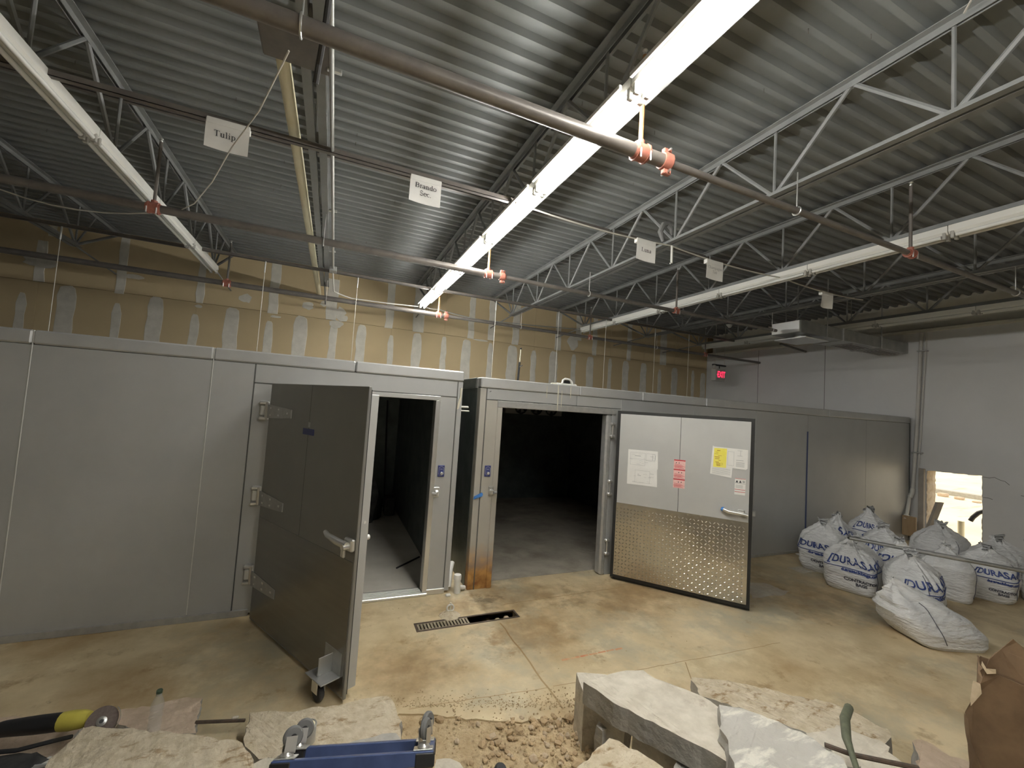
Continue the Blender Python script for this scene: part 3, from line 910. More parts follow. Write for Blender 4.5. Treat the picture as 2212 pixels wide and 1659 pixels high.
def sagwire(pts, sag, n=10):
    out = []
    for a, b in zip(pts[:-1], pts[1:]):
        a, b = Vector(a), Vector(b)
        for i in range(n):
            q = a.lerp(b, i / n)
            q.z -= sag * 4 * (i / n) * (1 - i / n)
            out.append(q)
    out.append(Vector(pts[-1]))
    return out
solid('power_cable', MB().tube(sagwire([(-.12, 6.7, 3.79), (-.10, 7.8, 3.76), (.2, 7.95, 3.72), (1.38, 7.97, 3.76)], .01), .010, 8), 'white_cable', 'white cable from the overhead conduit to the lit row', 'cable', (-.12, 6.7, 3.79))
solid('power_cable', MB().tube(sagwire([(1.5, 7.95, 3.76), (1.75, 7.95, 3.76), (2.6, 7.95, 3.68), (4.95, 7.95, 3.80)], .01), .010, 8), 'conduit', 'grey cable from the lit row across to the next row', 'cable', (1.5, 7.95, 3.76))
solid('loose_cable', MB().tube([(-.33, 2.30, 3.64), (-.53, 2.85, 3.62), (-.76, 3.35, 3.60), (-1.0, 3.95, 3.58), (-1.25, 4.5, 3.58), (-1.44, 4.78, 3.58)], .0045, 7), 'white_cable', 'thin loose cable slanting past the leftmost paper sign', 'cable', (-.33, 2.3, 3.64))
solid('loose_cable', MB().tube(sagwire([(-3.6, 5.3, 3.95), (-1.66, 4.9, 3.56)], .22), .006, 7), 'white_cable', 'thin cable sagging at the far left below the joists', 'cable', (-3.6, 5.3, 3.95))
solid('sign_wire', MB().tube(sagwire([(1.42, 3.43, 3.80), (3.2, 3.43, 3.80), (5.0, 3.43, 3.78), (6.7, 3.43, 3.78)], .035), .008, 7), 'wire', 'twisted wire carrying the paper signs to the right of the lit row', 'wire', (1.42, 3.43, 3.8))
solid('ceiling_wire', MB().tube(sagwire([(1.95, -.2, 4.15), (2.28, .55, 4.30), (3.2, 1.15, 4.42)], .03), .006, 6), 'white_cable', 'pale wire slanting under the deck at the top right', 'wire', (1.95, -.2, 4.15))

# hanger wires that carry the walk-in roofs
HW = [(-3.16, 'leftmost hanger wire dropping to the left walk-in roof'), (-1.00, 'second hanger wire from the left, above the left walk-in'), (.235, 'hanger wire above the open left doorway'),
      (2.51, 'hanger wire behind the black pump rod'), (3.76, 'hanger wire right of the white vent head'), (4.82, 'hanger wire above the open papered door'),
      (6.05, 'second hanger wire from the right'), (6.98, 'rightmost hanger wire, left of the exit sign')]
for x, lb in HW:
    t = thing('hanger_wire', lb, 'wire', (x, 6.8, 2.28))
    part('wire_strand', MB().tube([(x, 6.80, 2.27), (x, 6.80, 3.66)], .004, 6), 'wire', t)
    part('eye_bolt', MB().tube([(x, 6.80, 3.64), (x, 6.80, 3.80)], .010, 6), 'aluminium', t)

# ------------------------------------------------------------ paper signs
def sign(x0, x1, z0, z1, txt, size, label, curl=.02, ink='ink', y=3.415, uc=.5):
    t = thing('paper_sign', label, 'sign', ((x0 + x1) / 2, y, z1))
    nx, nz = 6, 8
    def P(u, w):
        return V(x0 + (x1 - x0) * u + .006 * (1 - w) * math.sin(u * 3), y + curl * (1 - w) ** 2 * math.sin(u * 2.6 + .4) - .004, z0 + (z1 - z0) * w - .010 * u * (1 - w))
    mb = MB()
    g = [P(i / nx, k / nz) for k in range(nz + 1) for i in range(nx + 1)]
    mb.add(g, [(k * (nx + 1) + i, k * (nx + 1) + i + 1, (k + 1) * (nx + 1) + i + 1, (k + 1) * (nx + 1) + i) for k in range(nz) for i in range(nx)])
    g2 = [q + V(0, .0015, 0) for q in g]
    mb.add(g2, [(k * (nx + 1) + i, (k + 1) * (nx + 1) + i, (k + 1) * (nx + 1) + i + 1, k * (nx + 1) + i + 1) for k in range(nz) for i in range(nx)])
    mb.smooth = True
    part('sheet', mb, 'paper', t)
    if txt:
        vs_, fs = serif_tris(txt, size, .85)
        w, h = x1 - x0, z1 - z0
        L = MB().add([P(uc + a / w, .52 + b / h) + V(0, -.0035, 0) for a, b in vs_], fs)
        part('lettering', L, ink, t)
    part('top_fold', MB().bbox((x0, y - .006, z1 - .035), (x1, y + .045, z1 + .012), .004), 'paper', t)
sign(-.935, -.677, 3.605, 3.80, 'Tulip', .058, 'paper sign reading Tulip, leftmost on the bridging bar', uc=.44)
sign(.447, .702, 3.585, 3.788, 'Brando\nSec.', .058, 'paper sign reading Brando Sec. left of the lit row')
sign(2.745, 2.990, 3.568, 3.772, 'Luna', .060, 'paper sign reading Luna on the wire')
sign(3.72, 3.970, 3.548, 3.748, 'Champagne\nTan', .044, 'small paper sign reading Champagne Tan over the unlit row', ink='ink_faint')
sign(5.77, 6.0, 3.55, 3.735, None, .05, 'dim paper sign farthest right, beyond the unlit row', curl=.05)
wl = thing('hanging_tube', 'short white plastic tube dangling from the joist beside the Luna sign', 'tube', (3.2, 3.42, 3.6))
part('tube_body', MB().tube([(3.20, 3.40, 3.60), (3.205, 3.41, 3.79)], .012, 8), 'pvc_white', wl)
part('tube_tip', MB().tube([(3.18, 3.40, 3.592), (3.20, 3.40, 3.605)], .008, 6), 'pvc_white', wl)
bk = MB().tube([(3.16, 3.5, 3.86), (3.12, 3.5, 3.96), (3.16, 3.5, 4.05), (3.22, 3.5, 4.07), (3.27, 3.5, 4.02), (3.28, 3.5, 3.95)], [.015, .03, .03, .03, .02, .012], 8)
solid('black_strap', bk, 'wheel_grey', 'dark loop of strap caught on the joist above the Luna sign', 'strap', (3.2, 3.5, 3.9))

# ------------------------------------------------------------ exit sign, smoke detector, duct
t = thing('exit_sign', 'red lit EXIT sign with left arrow hanging in the far right corner', 'exit sign', (9.34, 8.05, 3.04))
part('sign_body', MB().bbox((9.16, 7.99, 3.03), (9.52, 8.13, 3.35), .008), 'exit_white', t)
part('sign_face', MB().bbox((9.185, 7.983, 3.055), (9.50, 7.992, 3.325), .003), 'exit_face', t)
vf = text_tris('EXIT', .22, bold=.006)
part('exit_letters', lay(MB(), ([(a * .62, b * 1.0) for a, b in vf[0]], vf[1]), (9.365, 7.979, 3.19), X, Z, V(0, 0, 0)), 'exit_red', t, 'glowing red letters EXIT')
part('exit_arrow', MB().prism([(9.245, 7.980, 3.225), (9.205, 7.980, 3.19), (9.245, 7.980, 3.155), (9.245, 7.980, 3.175), (9.225, 7.980, 3.19), (9.245, 7.980, 3.205)], (0, .002, 0)), 'exit_red', t)
part('lamp_head', MB().lathe([(.01, 0), (.05, .01), (.055, .05), (.03, .08)], (9.10, 8.02, 3.38), (0, -1, 0), 12), 'exit_white', t)
part('mounting_bar', MB().bbox((9.10, 8.0, 3.42), (9.56, 8.06, 3.46), .006), 'black_plastic', t)
part('lamp_arm', MB().tube([(9.10, 8.05, 3.39), (9.2, 8.05, 3.36)], .012, 6), 'exit_white', t)
for xx in (9.18, 9.52):
    part('hanging_wire', MB().tube([(xx, 8.03, 3.45), (xx, 8.03, 4.50)], .006, 6), 'wire', t)
part('post', MB().tube([(9.34, 8.03, 3.345), (9.34, 8.03, 3.43)], .012, 6), 'black_plastic', t)
t = thing('smoke_detector', 'small white dome detector under the deck above the exit sign', 'detector', (9.4, 7.84, 4.5))
part('detector_base', MB().lathe([(.085, 0), (.085, -.02)], (9.4, 7.84, 4.505), n=20), 'pvc_white', t)
part('detector_dome', MB().lathe([(.08, 0), (.075, -.03), (.05, -.055), (.02, -.065)], (9.4, 7.84, 4.486), n=20), 'pvc_white', t)

t = thing('air_duct', 'rectangular galvanised air duct running to the right wall', 'duct', (8.5, 4.65, 3.6))
for a, b in ((6.92, 8.06), (8.08, 9.22), (9.24, 10.12)):
    part('duct_section', MB().bbox((a, 4.41, 3.50), (b, 4.89, 3.70), .004), 'duct_metal', t)
for a in (8.07, 9.23):
    part('duct_flange', MB().bbox((a - .018, 4.395, 3.487), (a + .018, 4.905, 3.712), .003), 'steel_grey', t)
part('duct_end_cap', MB().bbox((6.895, 4.415, 3.505), (6.92, 4.885, 3.695), .004), 'aluminium', t)
dn = part('diffuser_neck', MB().lathe([(.12, 0), (.12, -.06)], (7.28, 4.62, 3.50), n=20), 'duct_metal', t)
part('diffuser_plate', MB().bbox((6.98, 4.36, 3.415), (7.58, 4.90, 3.437), .006), 'aluminium', dn)
for a in (8.75, 9.65):
    gr = part('register', MB().bbox((a - .30, 4.47, 3.486), (a + .30, 4.83, 3.50), .003), 'steel_grey', t)
    for k in range(5):
        part('louvre', MB().bbox((a - .27, 4.51 + k * .062, 3.478), (a + .27, 4.535 + k * .062, 3.486), .002), 'pipe_dark', gr)
for a in (7.6, 9.2):
    for yy in (4.40, 4.90):
        part('hanger_strap', MB().box((a - .015, yy - .002, 3.49), (a + .015, yy + .002, ZD)), 'steel_grey', t)
solid('wall_stub_pipe', MB().tube([(9.2, 6.3, 3.80), (XR - .04, 6.3, 3.72)], .025, 8), 'pipe_dark', 'short dark pipe stub at the right wall beyond the duct', 'pipe', (9.5, 6.3, 3.8))

# conduit down the right wall
t = thing('wall_conduit', 'pale conduit pair running down the right wall beside the hole', 'conduit', (10.07, 4.3, .5))
part('pipe_run', MB().tube([(10.09, 4.20, 3.87), (10.09, 4.26, 2.0), (10.09, 4.31, .92)], .030, 10), 'conduit_paint', t)
part('thin_pipe', MB().tube([(10.10, 4.13, 3.87), (10.10, 4.205, 2.0), (10.10, 4.235, 1.35)], .012, 8), 'conduit_paint', t)
part('elbow', MB().tube([(10.09, 4.31, .95), (10.08, 4.315, .86), (10.03, 4.33, .78)], .040, 10), 'pvc_white', t)
part('pipe_run', MB().tube([(10.03, 4.33, .78), (9.86, 4.30, .44)], .027, 10), 'pvc_white', t)
part('collar', MB().tube([(9.87, 4.30, .47), (9.83, 4.295, .40)], .042, 10), 'pvc_white', t)
for z, yc in ((3.52, 4.19), (1.62, 4.26)):
    part('pipe_strap', MB().bbox((10.05, yc - .085, z - .010), (10.128, yc + .065, z + .010), .003), 'steel_grey', t)
solid('jamb_post', MB().bbox((10.06, 4.14, 0), (10.12, 4.22, 1.34), .006), 'board_grey', 'rough stained post beside the hole in the right wall', 'post', (10.07, 4.18, 0))
solid('plywood_offcut', MB().bbox((9.80, 4.14, 0.12), (9.84, 4.34, .47), .004), 'wood', 'brown plywood scrap leaning beside the hole', 'board', (9.82, 4.24, .12))

# ------------------------------------------------------------ walk-in boxes
YF = 4.35
TH = .10

def wall_panel(parent, x0, x1, z0, z1, m='panel_metal', y0=YF, y1=None, name='wall_panel'):
    return part(name, MB().bbox((x0 + .002, y0, z0), (x1 - .002, (y1 if y1 else y0 + TH), z1), .004), m, parent)

# left walk-in
c1 = thing('walk_in_cooler', 'left grey metal walk-in cooler with its dark door swung open', 'walk-in cooler', (-2, YF, 0))
H1 = 2.20
for a, b in ((-6.6, -5.4), (-5.4, -4.3), (-4.3, -3.2), (-3.2, -2.10), (-2.10, -.953), (-.953, -.635)):
    wall_panel(c1, a, b, .05, H1)
part('base_strip', MB().bbox((-6.6, YF - .012, 0), (-.51, YF + .09, .055), .003), 'steel_grey', c1)
for a in (-2.10, -.953):
    part('seam_bead', MB().bbox((a - .004, YF - .003, .06), (a + .004, YF + .01, H1 + .11), .002), 'panel_bright_edge', c1)
part('panel_gap', MB().box((-.638, YF - .0015, .02), (-.632, YF + .01, H1)), 'panel_seam', c1)
wall_panel(c1, -.635, 1.235, 2.035, H1, name='header_panel')
wall_panel(c1, 1.235, 1.293, 0.02, H1, name='corner_stile')
part('panel_gap', MB().box((1.228, YF - .0015, .02), (1.236, YF + .01, H1)), 'panel_seam', c1)
wall_panel(c1, -.635, -.42, .02, 2.03, name='hinge_stile')
wall_panel(c1, 1.055, 1.232, .05, 2.03, name='latch_stile')
part('panel_gap', MB().box((-.635, YF - .0015, 2.029), (1.235, YF + .01, 2.036)), 'panel_seam', c1)
part('stile_foot', MB().bbox((1.05, YF - .012, .0), (1.24, YF + .1, .055), .004), 'aluminium', c1)
fr = MB()
fr.bbox((-.43, YF - .008, 1.985), (1.06, YF + .11, 2.03), .004)
part('frame_head', fr, 'aluminium', c1)
part('frame_jamb', MB().bbox((1.01, YF - .008, .03), (1.06, YF + .11, 1.985), .004), 'aluminium', c1)
part('frame_jamb', MB().bbox((-.43, YF - .008, .03), (-.38, YF + .11, 1.985), .004), 'aluminium', c1)
th = part('threshold', MB().bbox((-.43, YF - .03, 0), (1.06, YF + .14, .028), .006), 'aluminium', c1)
for k in range(6):
    part('tread_rib', MB().box((-.40, YF - .018 + k * .025, .028), (1.04, YF - .010 + k * .025, .033)), 'chrome', th)
for a, b in ((-6.6, -5.3), (-5.3, -3.7), (-3.7, -2.10), (-2.10, -.953), (-.953, .198), (.198, 1.297)):
    part('cap_trim', MB().bbox((a + .003, YF - .012, H1 + .004), (b - .003, YF + .16, H1 + .112), .012), 'cap_metal', c1)
part('roof_panel', MB().box((-6.6, YF + .1, H1), (1.293, 8.3, H1 + .1)), 'panel_metal', c1)
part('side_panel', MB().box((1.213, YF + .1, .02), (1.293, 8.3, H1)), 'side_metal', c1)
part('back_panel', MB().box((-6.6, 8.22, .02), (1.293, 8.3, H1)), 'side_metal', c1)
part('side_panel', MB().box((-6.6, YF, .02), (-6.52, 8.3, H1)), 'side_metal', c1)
part('partition_panel', MB().box((-.62, YF + .1, .02), (-.54, 8.22, H1)), 'door_inner', c1)
part('floor_panel', MB().box((-6.5, YF + .14, .004), (1.213, 8.22, .022)), 'cooler_floor', c1)
mt = MB().prism([(1.262, YF - .0135, 2.135), (1.283, YF - .0135, 2.13), (1.276, YF - .0135, 2.0), (1.257, YF - .0135, 1.91), (1.237, YF - .0135, 1.905), (1.243, YF - .0135, 1.97), (1.262, YF - .0135, 2.04)], (0, .012, 0))
part('masking_tape', mt, 'masking_tape', c1, 'peeling strip of masking tape')

def keypad(parent, x):
    k = part('light_switch_plate', MB().bbox((x - .036, YF - .010, 1.195), (x + .036, YF + .001, 1.315), .006), 'blue_plate', parent, 'blue lock plate')
    part('plate_outline', MB().tube([(x - .026, YF - .011, 1.225), (x - .026, YF - .011, 1.29), (x, YF - .011, 1.303), (x + .026, YF - .011, 1.29), (x + .026, YF - .011, 1.225), (x, YF - .011, 1.207)], .0012, 4, closed=True), 'panel_bright_edge', k)
    part('key_lock', MB().lathe([(.016, 0), (.016, .012), (.010, .018)], (x + .004, YF - .010, 1.232), (0, -1, 0), 14), 'chrome', k)
    tv, tf = text_tris('PULL', .014)
    part('plate_text', lay(MB(), (tv, tf), (x, YF - .0112, 1.275), X, Z, V(0, 0, 0)), 'panel_bright_edge', k)

def strike(parent, x, s_):
    k = part('door_strike', MB().bbox((x - .030, YF - .010, .985), (x + .030, YF + .001, 1.090), .005), 'chrome', parent)
    part('strike_hook', MB().bbox((x - .026, YF - .048, 1.005), (x + .022, YF - .009, 1.062), .012), 'chrome', k)
    part('strike_roller', MB().tube([(x + s_ * .010, YF - .055, 1.03), (x + s_ * .050, YF - .040, 1.03)], .016, 10), 'steel_grey', k)
keypad(c1, 1.118)
strike(c1, 1.083, -1)

# left door, swung toward the camera
def rot_axes(H, E):
    d = (Vector(E) - Vector(H)).normalized()
    return d, V(d.y, -d.x, 0)       # along the door, normal to the right of travel
Hh, Ee = V(-.49, 4.24, 0), V(.23, 2.94, 0)
d1, n1 = rot_axes(Hh, Ee)
n1 = -n1                           # pointing to the inner (right hand) side
L1 = (Ee - Hh).length
dr = part('door', MB().obox(Hh, d1, n1, Z, (.02, 0, .03), (L1, .022, 2.035), .003), 'door_outer', c1, 'grey metal door with darker kick plate')
part('kick_plate', MB().obox(Hh, d1, n1, Z, (.035, -.003, .045), (L1 - .015, .001, .885), .001), 'door_kick', dr)
part('door_seam', MB().obox(Hh, d1, n1, Z, (.732, -.001, .89), (.735, .001, 2.03)), 'panel_seam', dr)
part('door_gasket', MB().obox(Hh, d1, n1, Z, (.04, .022, .05), (L1 - .012, .034, 2.015)), 'gasket', dr)
part('door_plug', MB().obox(Hh, d1, n1, Z, (.06, .034, .06), (L1 - .03, .105, 1.985), .004), 'door_inner', dr)
pl = part('name_plate', MB().obox(Hh, d1, n1, Z, (.655, -.006, 1.648), (.820, .0, 1.696), .002), 'blue_plate', dr, 'small dark blue plate')
part('door_sticker', MB().obox(Hh, d1, n1, Z, (.725, -.002, 1.705), (.755, .0, 1.745)), 'steel_grey', dr)
for z in (1.79, 1.04, .36):
    hs = part('hinge_strap', MB().add([Hh + d1 * a + n1 * b + Z * (z + c) for b in (-.008, .0) for a, c in ((.0, -.06), (.30, -.045), (.44, -.035), (.44, .035), (.30, .045), (.0, .06))],
                                       [(0, 1, 2, 3, 4, 5), (11, 10, 9, 8, 7, 6)] + [(i, 6 + i, 6 + (i + 1) % 6, (i + 1) % 6) for i in range(6)]), 'steel_grey', dr)
    for a, c in ((.07, .03), (.07, -.03), (.22, .025), (.22, -.025), (.38, 0)):
        part('bolt_head', MB().obox(Hh, d1, n1, Z, (a - .012, -.013, z + c - .008), (a + .012, -.007, z + c + .008), .003), 'chrome', hs)
    hg = part('hinge', MB().bbox((-.572, YF - .008, z - .085), (-.510, YF + .001, z + .085), .003), 'steel_grey', c1)
    part('hinge_barrel', MB().tube([(-.510, YF - .035, z - .075), (-.510, YF - .035, z + .075)], .017, 10), 'chrome', hg)
    part('hinge_cover', MB().bbox((-.565, YF - .030, z - .045), (-.520, YF - .008, z + .045), .008), 'panel_bright_edge', hg)
    for c in (-.068, .068):
        part('hinge_lug', MB().bbox((-.570, YF - .045, z + c - .012), (-.495, YF - .008, z + c + .012), .005), 'chrome', hg)
# latch handle on the outer face
hd = part('door_handle', MB().obox(Hh, d1, n1, Z, (L1 - .10, -.030, .955), (L1 - .005, .0, 1.035), .008), 'chrome', dr)
q = [Hh + d1 * (L1 - .03) - n1 * .05 + Z * 1.00, Hh + d1 * (L1 - .12) - n1 * .065 + Z * 1.010, Hh + d1 * (L1 - .22) - n1 * .075 + Z * 1.028, Hh + d1 * (L1 - .28) - n1 * .06 + Z * 1.035]
part('handle_lever', MB().tube(q, [.022, .024, .018, .014], 10), 'chrome', hd)
part('handle_pivot', MB().tube([Hh + d1 * (L1 - .04) - n1 * .02 + Z * .99, Hh + d1 * (L1 - .04) - n1 * .075 + Z * .99], .020, 12), 'chrome', hd)
part('padlock_tab', MB().obox(Hh, d1, n1, Z, (L1 - .10, -.048, .91), (L1 - .06, -.030, .975), .006), 'chrome', hd)
part('inner_release', MB().tube([Hh + d1 * (L1 - .10) + n1 * .10 + Z * 1.0, Hh + d1 * (L1 - .10) + n1 * .16 + Z * 1.0], .018, 10), 'pvc_white', dr)
part('edge_button', MB().tube([Hh + d1 * (L1 - .031) + n1 * .07 + Z * 1.13, Hh + d1 * (L1 - .025) + n1 * .07 + Z * 1.13], .010, 10), 'pvc_white', dr)
# caster under the free end
cs = part('caster_bracket', MB().obox(Hh, d1, n1, Z, (L1 - .25, -.005, .155), (L1 - .05, .0, .30), .002), 'steel_grey', dr)
part('caster_plate', MB().obox(Hh, d1, n1, Z, (L1 - .25, -.13, .148), (L1 - .05, .0, .156), .002), 'steel_grey', cs)
part('bracket_rib', MB().obox(Hh, d1, n1, Z, (L1 - .155, -.10, .156), (L1 - .149, .0, .27), .002), 'aluminium', cs)
cc = Hh + d1 * (L1 - .16) - n1 * .085
part('caster_fork', MB().obox(cc, d1, n1, Z, (-.03, -.028, .06), (.04, -.024, .146), .001).obox(cc, d1, n1, Z, (-.03, .024, .06), (.04, .028, .146), .001).obox(cc, d1, n1, Z, (-.03, -.028, .138), (.04, .028, .146), .001), 'chrome', cs)
part('caster_wheel', MB().lathe([(.02, -.018), (.045, -.018), (.052, -.010), (.052, .010), (.045, .018), (.02, .018)], cc + Z * .054 + d1 * .01, n1, 20), 'rubber', cs)
part('caster_bolt', MB().lathe([(.014, 0), (.014, .012), (.006, .014), (.006, .035)], cc + Z * .156, n=8), 'aluminium', cs)

# things inside the left walk-in
pile = MB()
r = random.Random(3)
cx, cy = .45, 7.2
NR, NS = 9, 20
vs_ = []
for i in range(NR + 1):
    tt = i / NR
    for k in range(NS):
        a = 2 * PI * k / NS
        rad = .42 * (1 - tt ** 2.2) ** .5 * (1 + .16 * math.sin(3 * a + 2 * tt * 3) + .08 * math.sin(7 * a))
        vs_.append(V(cx + rad * math.cos(a), cy + rad * .8 * math.sin(a), .022 + .95 * tt + .02 * math.sin(5 * a)*tt))
pile.add(vs_, [(i * NS + k, i * NS + (k + 1) % NS, (i + 1) * NS + (k + 1) % NS, (i + 1) * NS + k) for i in range(NR) for k in range(NS)])
pile.smooth = True
solid('rubbish_sack', pile, 'dark_debris', 'black sack slumped inside the left walk-in', 'sack', (cx, cy, .022))
t = thing('broom', 'long handled broom leaning inside the left walk-in', 'broom', (1.0, 7.5, .022))
part('broom_handle', MB().tube([(.98, 7.55, .30), (.98, 8.15, 1.95)], .014, 8), 'black_plastic', t)
part('broom_head', MB().bbox((.98, 7.35, .022), (1.15, 7.62, .32), .02), 'dark_debris', t)
solid('plastic_lid', MB().lathe([(.14, 0), (.15, .015), (.13, .03)], (.20, 6.6, .022), n=20), 'pvc_white', 'white plastic lid lying on the left walk-in floor', 'plate', (.2, 6.6, .022))  # loose plastic lid lying flat inside the doorway
solid('floor_strip', MB().tube([(.86, 5.05, .03), (1.18, 5.35, .03)], .010, 6), 'black_plastic', 'dark strip on the floor inside the left doorway', 'strip', (1.0, 5.2, .022))

# right walk-in
c2 = thing('walk_in_freezer', 'right grey metal walk-in with a wide doorway and diamond plated door', 'walk-in freezer', (5, YF, 0))
H2 = 2.155
wall_panel(c2, 1.490, 1.564, .0, H2, 'rusty_panel', name='corner_stile')
wall_panel(c2, 1.568, 1.705, .0, 2.03, 'rusty_panel', name='latch_stile')
part('panel_gap', MB().box((1.561, YF - .0015, .0), (1.570, YF + .01, H2)), 'panel_seam', c2)
wall_panel(c2, 1.568, 2.72, 2.035, H2, name='header_panel')
wall_panel(c2, 2.72, 3.379, 2.035, H2, name='header_panel')
wall_panel(c2, 3.24, 3.379, .0, 2.03, name='hinge_stile')
part('panel_gap', MB().box((1.568, YF - .0015, 2.029), (1.70, YF + .01, 2.036)), 'panel_seam', c2)
ed = [3.379, 4.60, 5.86, 7.065, 8.67, 10.05]
for a, b in zip(ed[:-1], ed[1:]):
    wall_panel(c2, a, b, .03, H2)
for a in ed[:-1]:
    part('seam_bead', MB().bbox((a - .003, YF - .002, .04), (a + .003, YF + .01, H2), .001), 'panel_bright_edge' if a < 4 else 'steel_grey', c2)
part('base_strip', MB().bbox((3.38, YF - .012, 0), (10.05, YF + .09, .04), .003), 'steel_grey', c2)
part('end_panel', MB().bbox((10.05, YF - .004, 0), (10.075, YF + .35, H2 + .1), .003), 'side_metal', c2)
for a, b in ((1.49, 2.75), (2.75, 3.70), (3.70, 4.823), (4.823, 7.6), (7.6, 10.052)):
    part('cap_trim', MB().bbox((a + .002, YF - .012, H2 + .004), (b - .002, YF + .16, H2 + .118), .010), 'cap_metal', c2)
part('frame_head', MB().bbox((1.70, YF - .010, 1.955), (3.30, YF + .11, 2.030), .006), 'steel_grey', c2)
part('frame_jamb', MB().bbox((1.700, YF - .010, 0), (1.762, YF + .11, 1.955), .006), 'rusty_panel', c2)
jb = MB().bbox((3.165, YF - .010, 0), (3.245, YF + .11, 1.955), .02)
part('frame_jamb', jb, 'steel_grey', c2)
part('roof_panel', MB().box((1.49, YF + .1, H2), (10.05, 8.6, H2 + .1)), 'panel_metal', c2)
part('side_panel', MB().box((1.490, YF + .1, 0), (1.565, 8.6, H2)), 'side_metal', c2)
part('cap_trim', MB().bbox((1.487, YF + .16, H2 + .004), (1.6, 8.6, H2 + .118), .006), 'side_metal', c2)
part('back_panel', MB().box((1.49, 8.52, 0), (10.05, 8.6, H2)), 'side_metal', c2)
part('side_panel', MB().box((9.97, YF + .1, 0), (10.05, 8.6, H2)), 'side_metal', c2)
part('floor_panel', MB().box((1.565, YF + .16, .001), (9.97, 8.52, .006)), 'freezer_floor', c2)
part('partition_panel', MB().box((5.2, YF + .1, 0), (5.28, 8.52, H2)), 'side_metal', c2)
bl = MB().box((7.045, YF - .003, .05), (7.078, YF - .001, 1.89))
part('blue_tape_strip', bl, 'blue_line', c2, 'long vertical strip of dark blue tape')
part('blue_tape', MB().prism([(1.493, YF - .0135, .955), (1.50, YF - .0135, .985), (1.585, YF - .0135, 1.025), (1.597, YF - .0135, 1.005), (1.588, YF - .0135, .985)], (0, .012, 0)), 'blue_tape', c2, 'scrap of bright blue tape')
keypad(c2, 1.634)
strike(c2, 1.688, 1)
dsc = MB()
for (x, z0, z1, w) in ((2.45, 1.96, 2.26, .006), (2.50, 2.0, 2.2, .004), (2.30, 2.1, 2.24, .004), (2.62, 2.12, 2.26, .004)):
    dsc.box((x - w, YF - .0135, z0), (x + w, YF - .0125, z1))
part('drip_stain', dsc, 'masking_tape', c2, 'pale drip stains on the header')
for xx in (1.60, 1.612):
    part('screw_hole', MB().tube([(xx, YF - .002, 2.12 + (xx - 1.6) * .8), (xx, YF + .003, 2.12)], .004, 8), 'ink', c2)

# right door: inner face toward the camera
Hr, Er = V(3.25, 4.20, 0), V(4.175, 3.11, 0)
d2, n2 = rot_axes(Hr, Er)           # n2 points toward the camera side
if n2.y > 0:
    n2 = -n2
L2 = (Er - Hr).length
dr2 = part('door', MB().obox(Hr, d2, n2, Z, (-.03, -.115, .03), (L2, -.012, 2.012), .003), 'door_outer', c2, 'wide door with pale inner face')
part('door_gasket', MB().obox(Hr, d2, n2, Z, (-.028, -.012, .032), (L2 - .002, .002, 2.010), .003), 'gasket', dr2, 'black rubber gasket')
part('door_inner_panel', MB().obox(Hr, d2, n2, Z, (.012, .002, .075), (.694, .012, 1.974), .002), 'door_inner', dr2)
part('door_inner_panel', MB().obox(Hr, d2, n2, Z, (.698, .002, .075), (L2 - .036, .012, 1.974), .002), 'door_inner', dr2)
dp = part('diamond_plate', MB().obox(Hr, d2, n2, Z, (.010, .0115, .070), (L2 - .034, .0145, .914), .001), 'diamond_metal', dr2, 'bright aluminium diamond tread plate')
tr = MB()
sp = .0400
kx, kz = int((L2 - .06) / sp), int(.82 / sp)
for i in range(kx):
    for k in range(kz):
        u, w = .030 + i * sp, .088 + k * sp
        a = PI / 4 if (i + k) % 2 else -PI / 4
        ca, sa = math.cos(a), math.sin(a)
        P0 = Hr + d2 * u + Z * w + n2 * .0145
        q = [(.0175, 0), (0, .0066), (-.0175, 0), (0, -.0066)]
        base = [P0 + d2 * (x * ca - y * sa) + Z * (x * sa + y * ca) for x, y in q]
        topv = [P0 + d2 * (x * .35 * ca - y * .35 * sa) + Z * (x * .35 * sa + y * .35 * ca) + n2 * .0042 for x, y in q]
        tr.add(base + topv, [(4, 5, 6, 7)] + [(j, (j + 1) % 4, 4 + (j + 1) % 4, 4 + j) for j in range(4)])
tp = part('diamond_tread', tr, 'diamond_metal', dp)
tp['kind'] = 'stuff'
def D2(u, w, o=.013):
    return Hr + d2 * u + Z * w + n2 * o
def quadpoly(pts, o, thick=.0008):
    mb = MB()
    mb.prism([D2(a, b, o) for a, b in pts], -n2 * thick)
    return mb
def bars(rects, o):
    mb = MB()
    for a, b, w, h in rects:
        mb.add([D2(a, b, o), D2(a + w, b, o), D2(a + w, b + h, o), D2(a, b + h, o)], [(0, 1, 2, 3)])
    return mb
def frame_bars(a, b, w, h, t_=.002):
    return [(a, b, w, t_), (a, b + h - t_, w, t_), (a, b, t_, h), (a + w - t_, b, t_, h)]
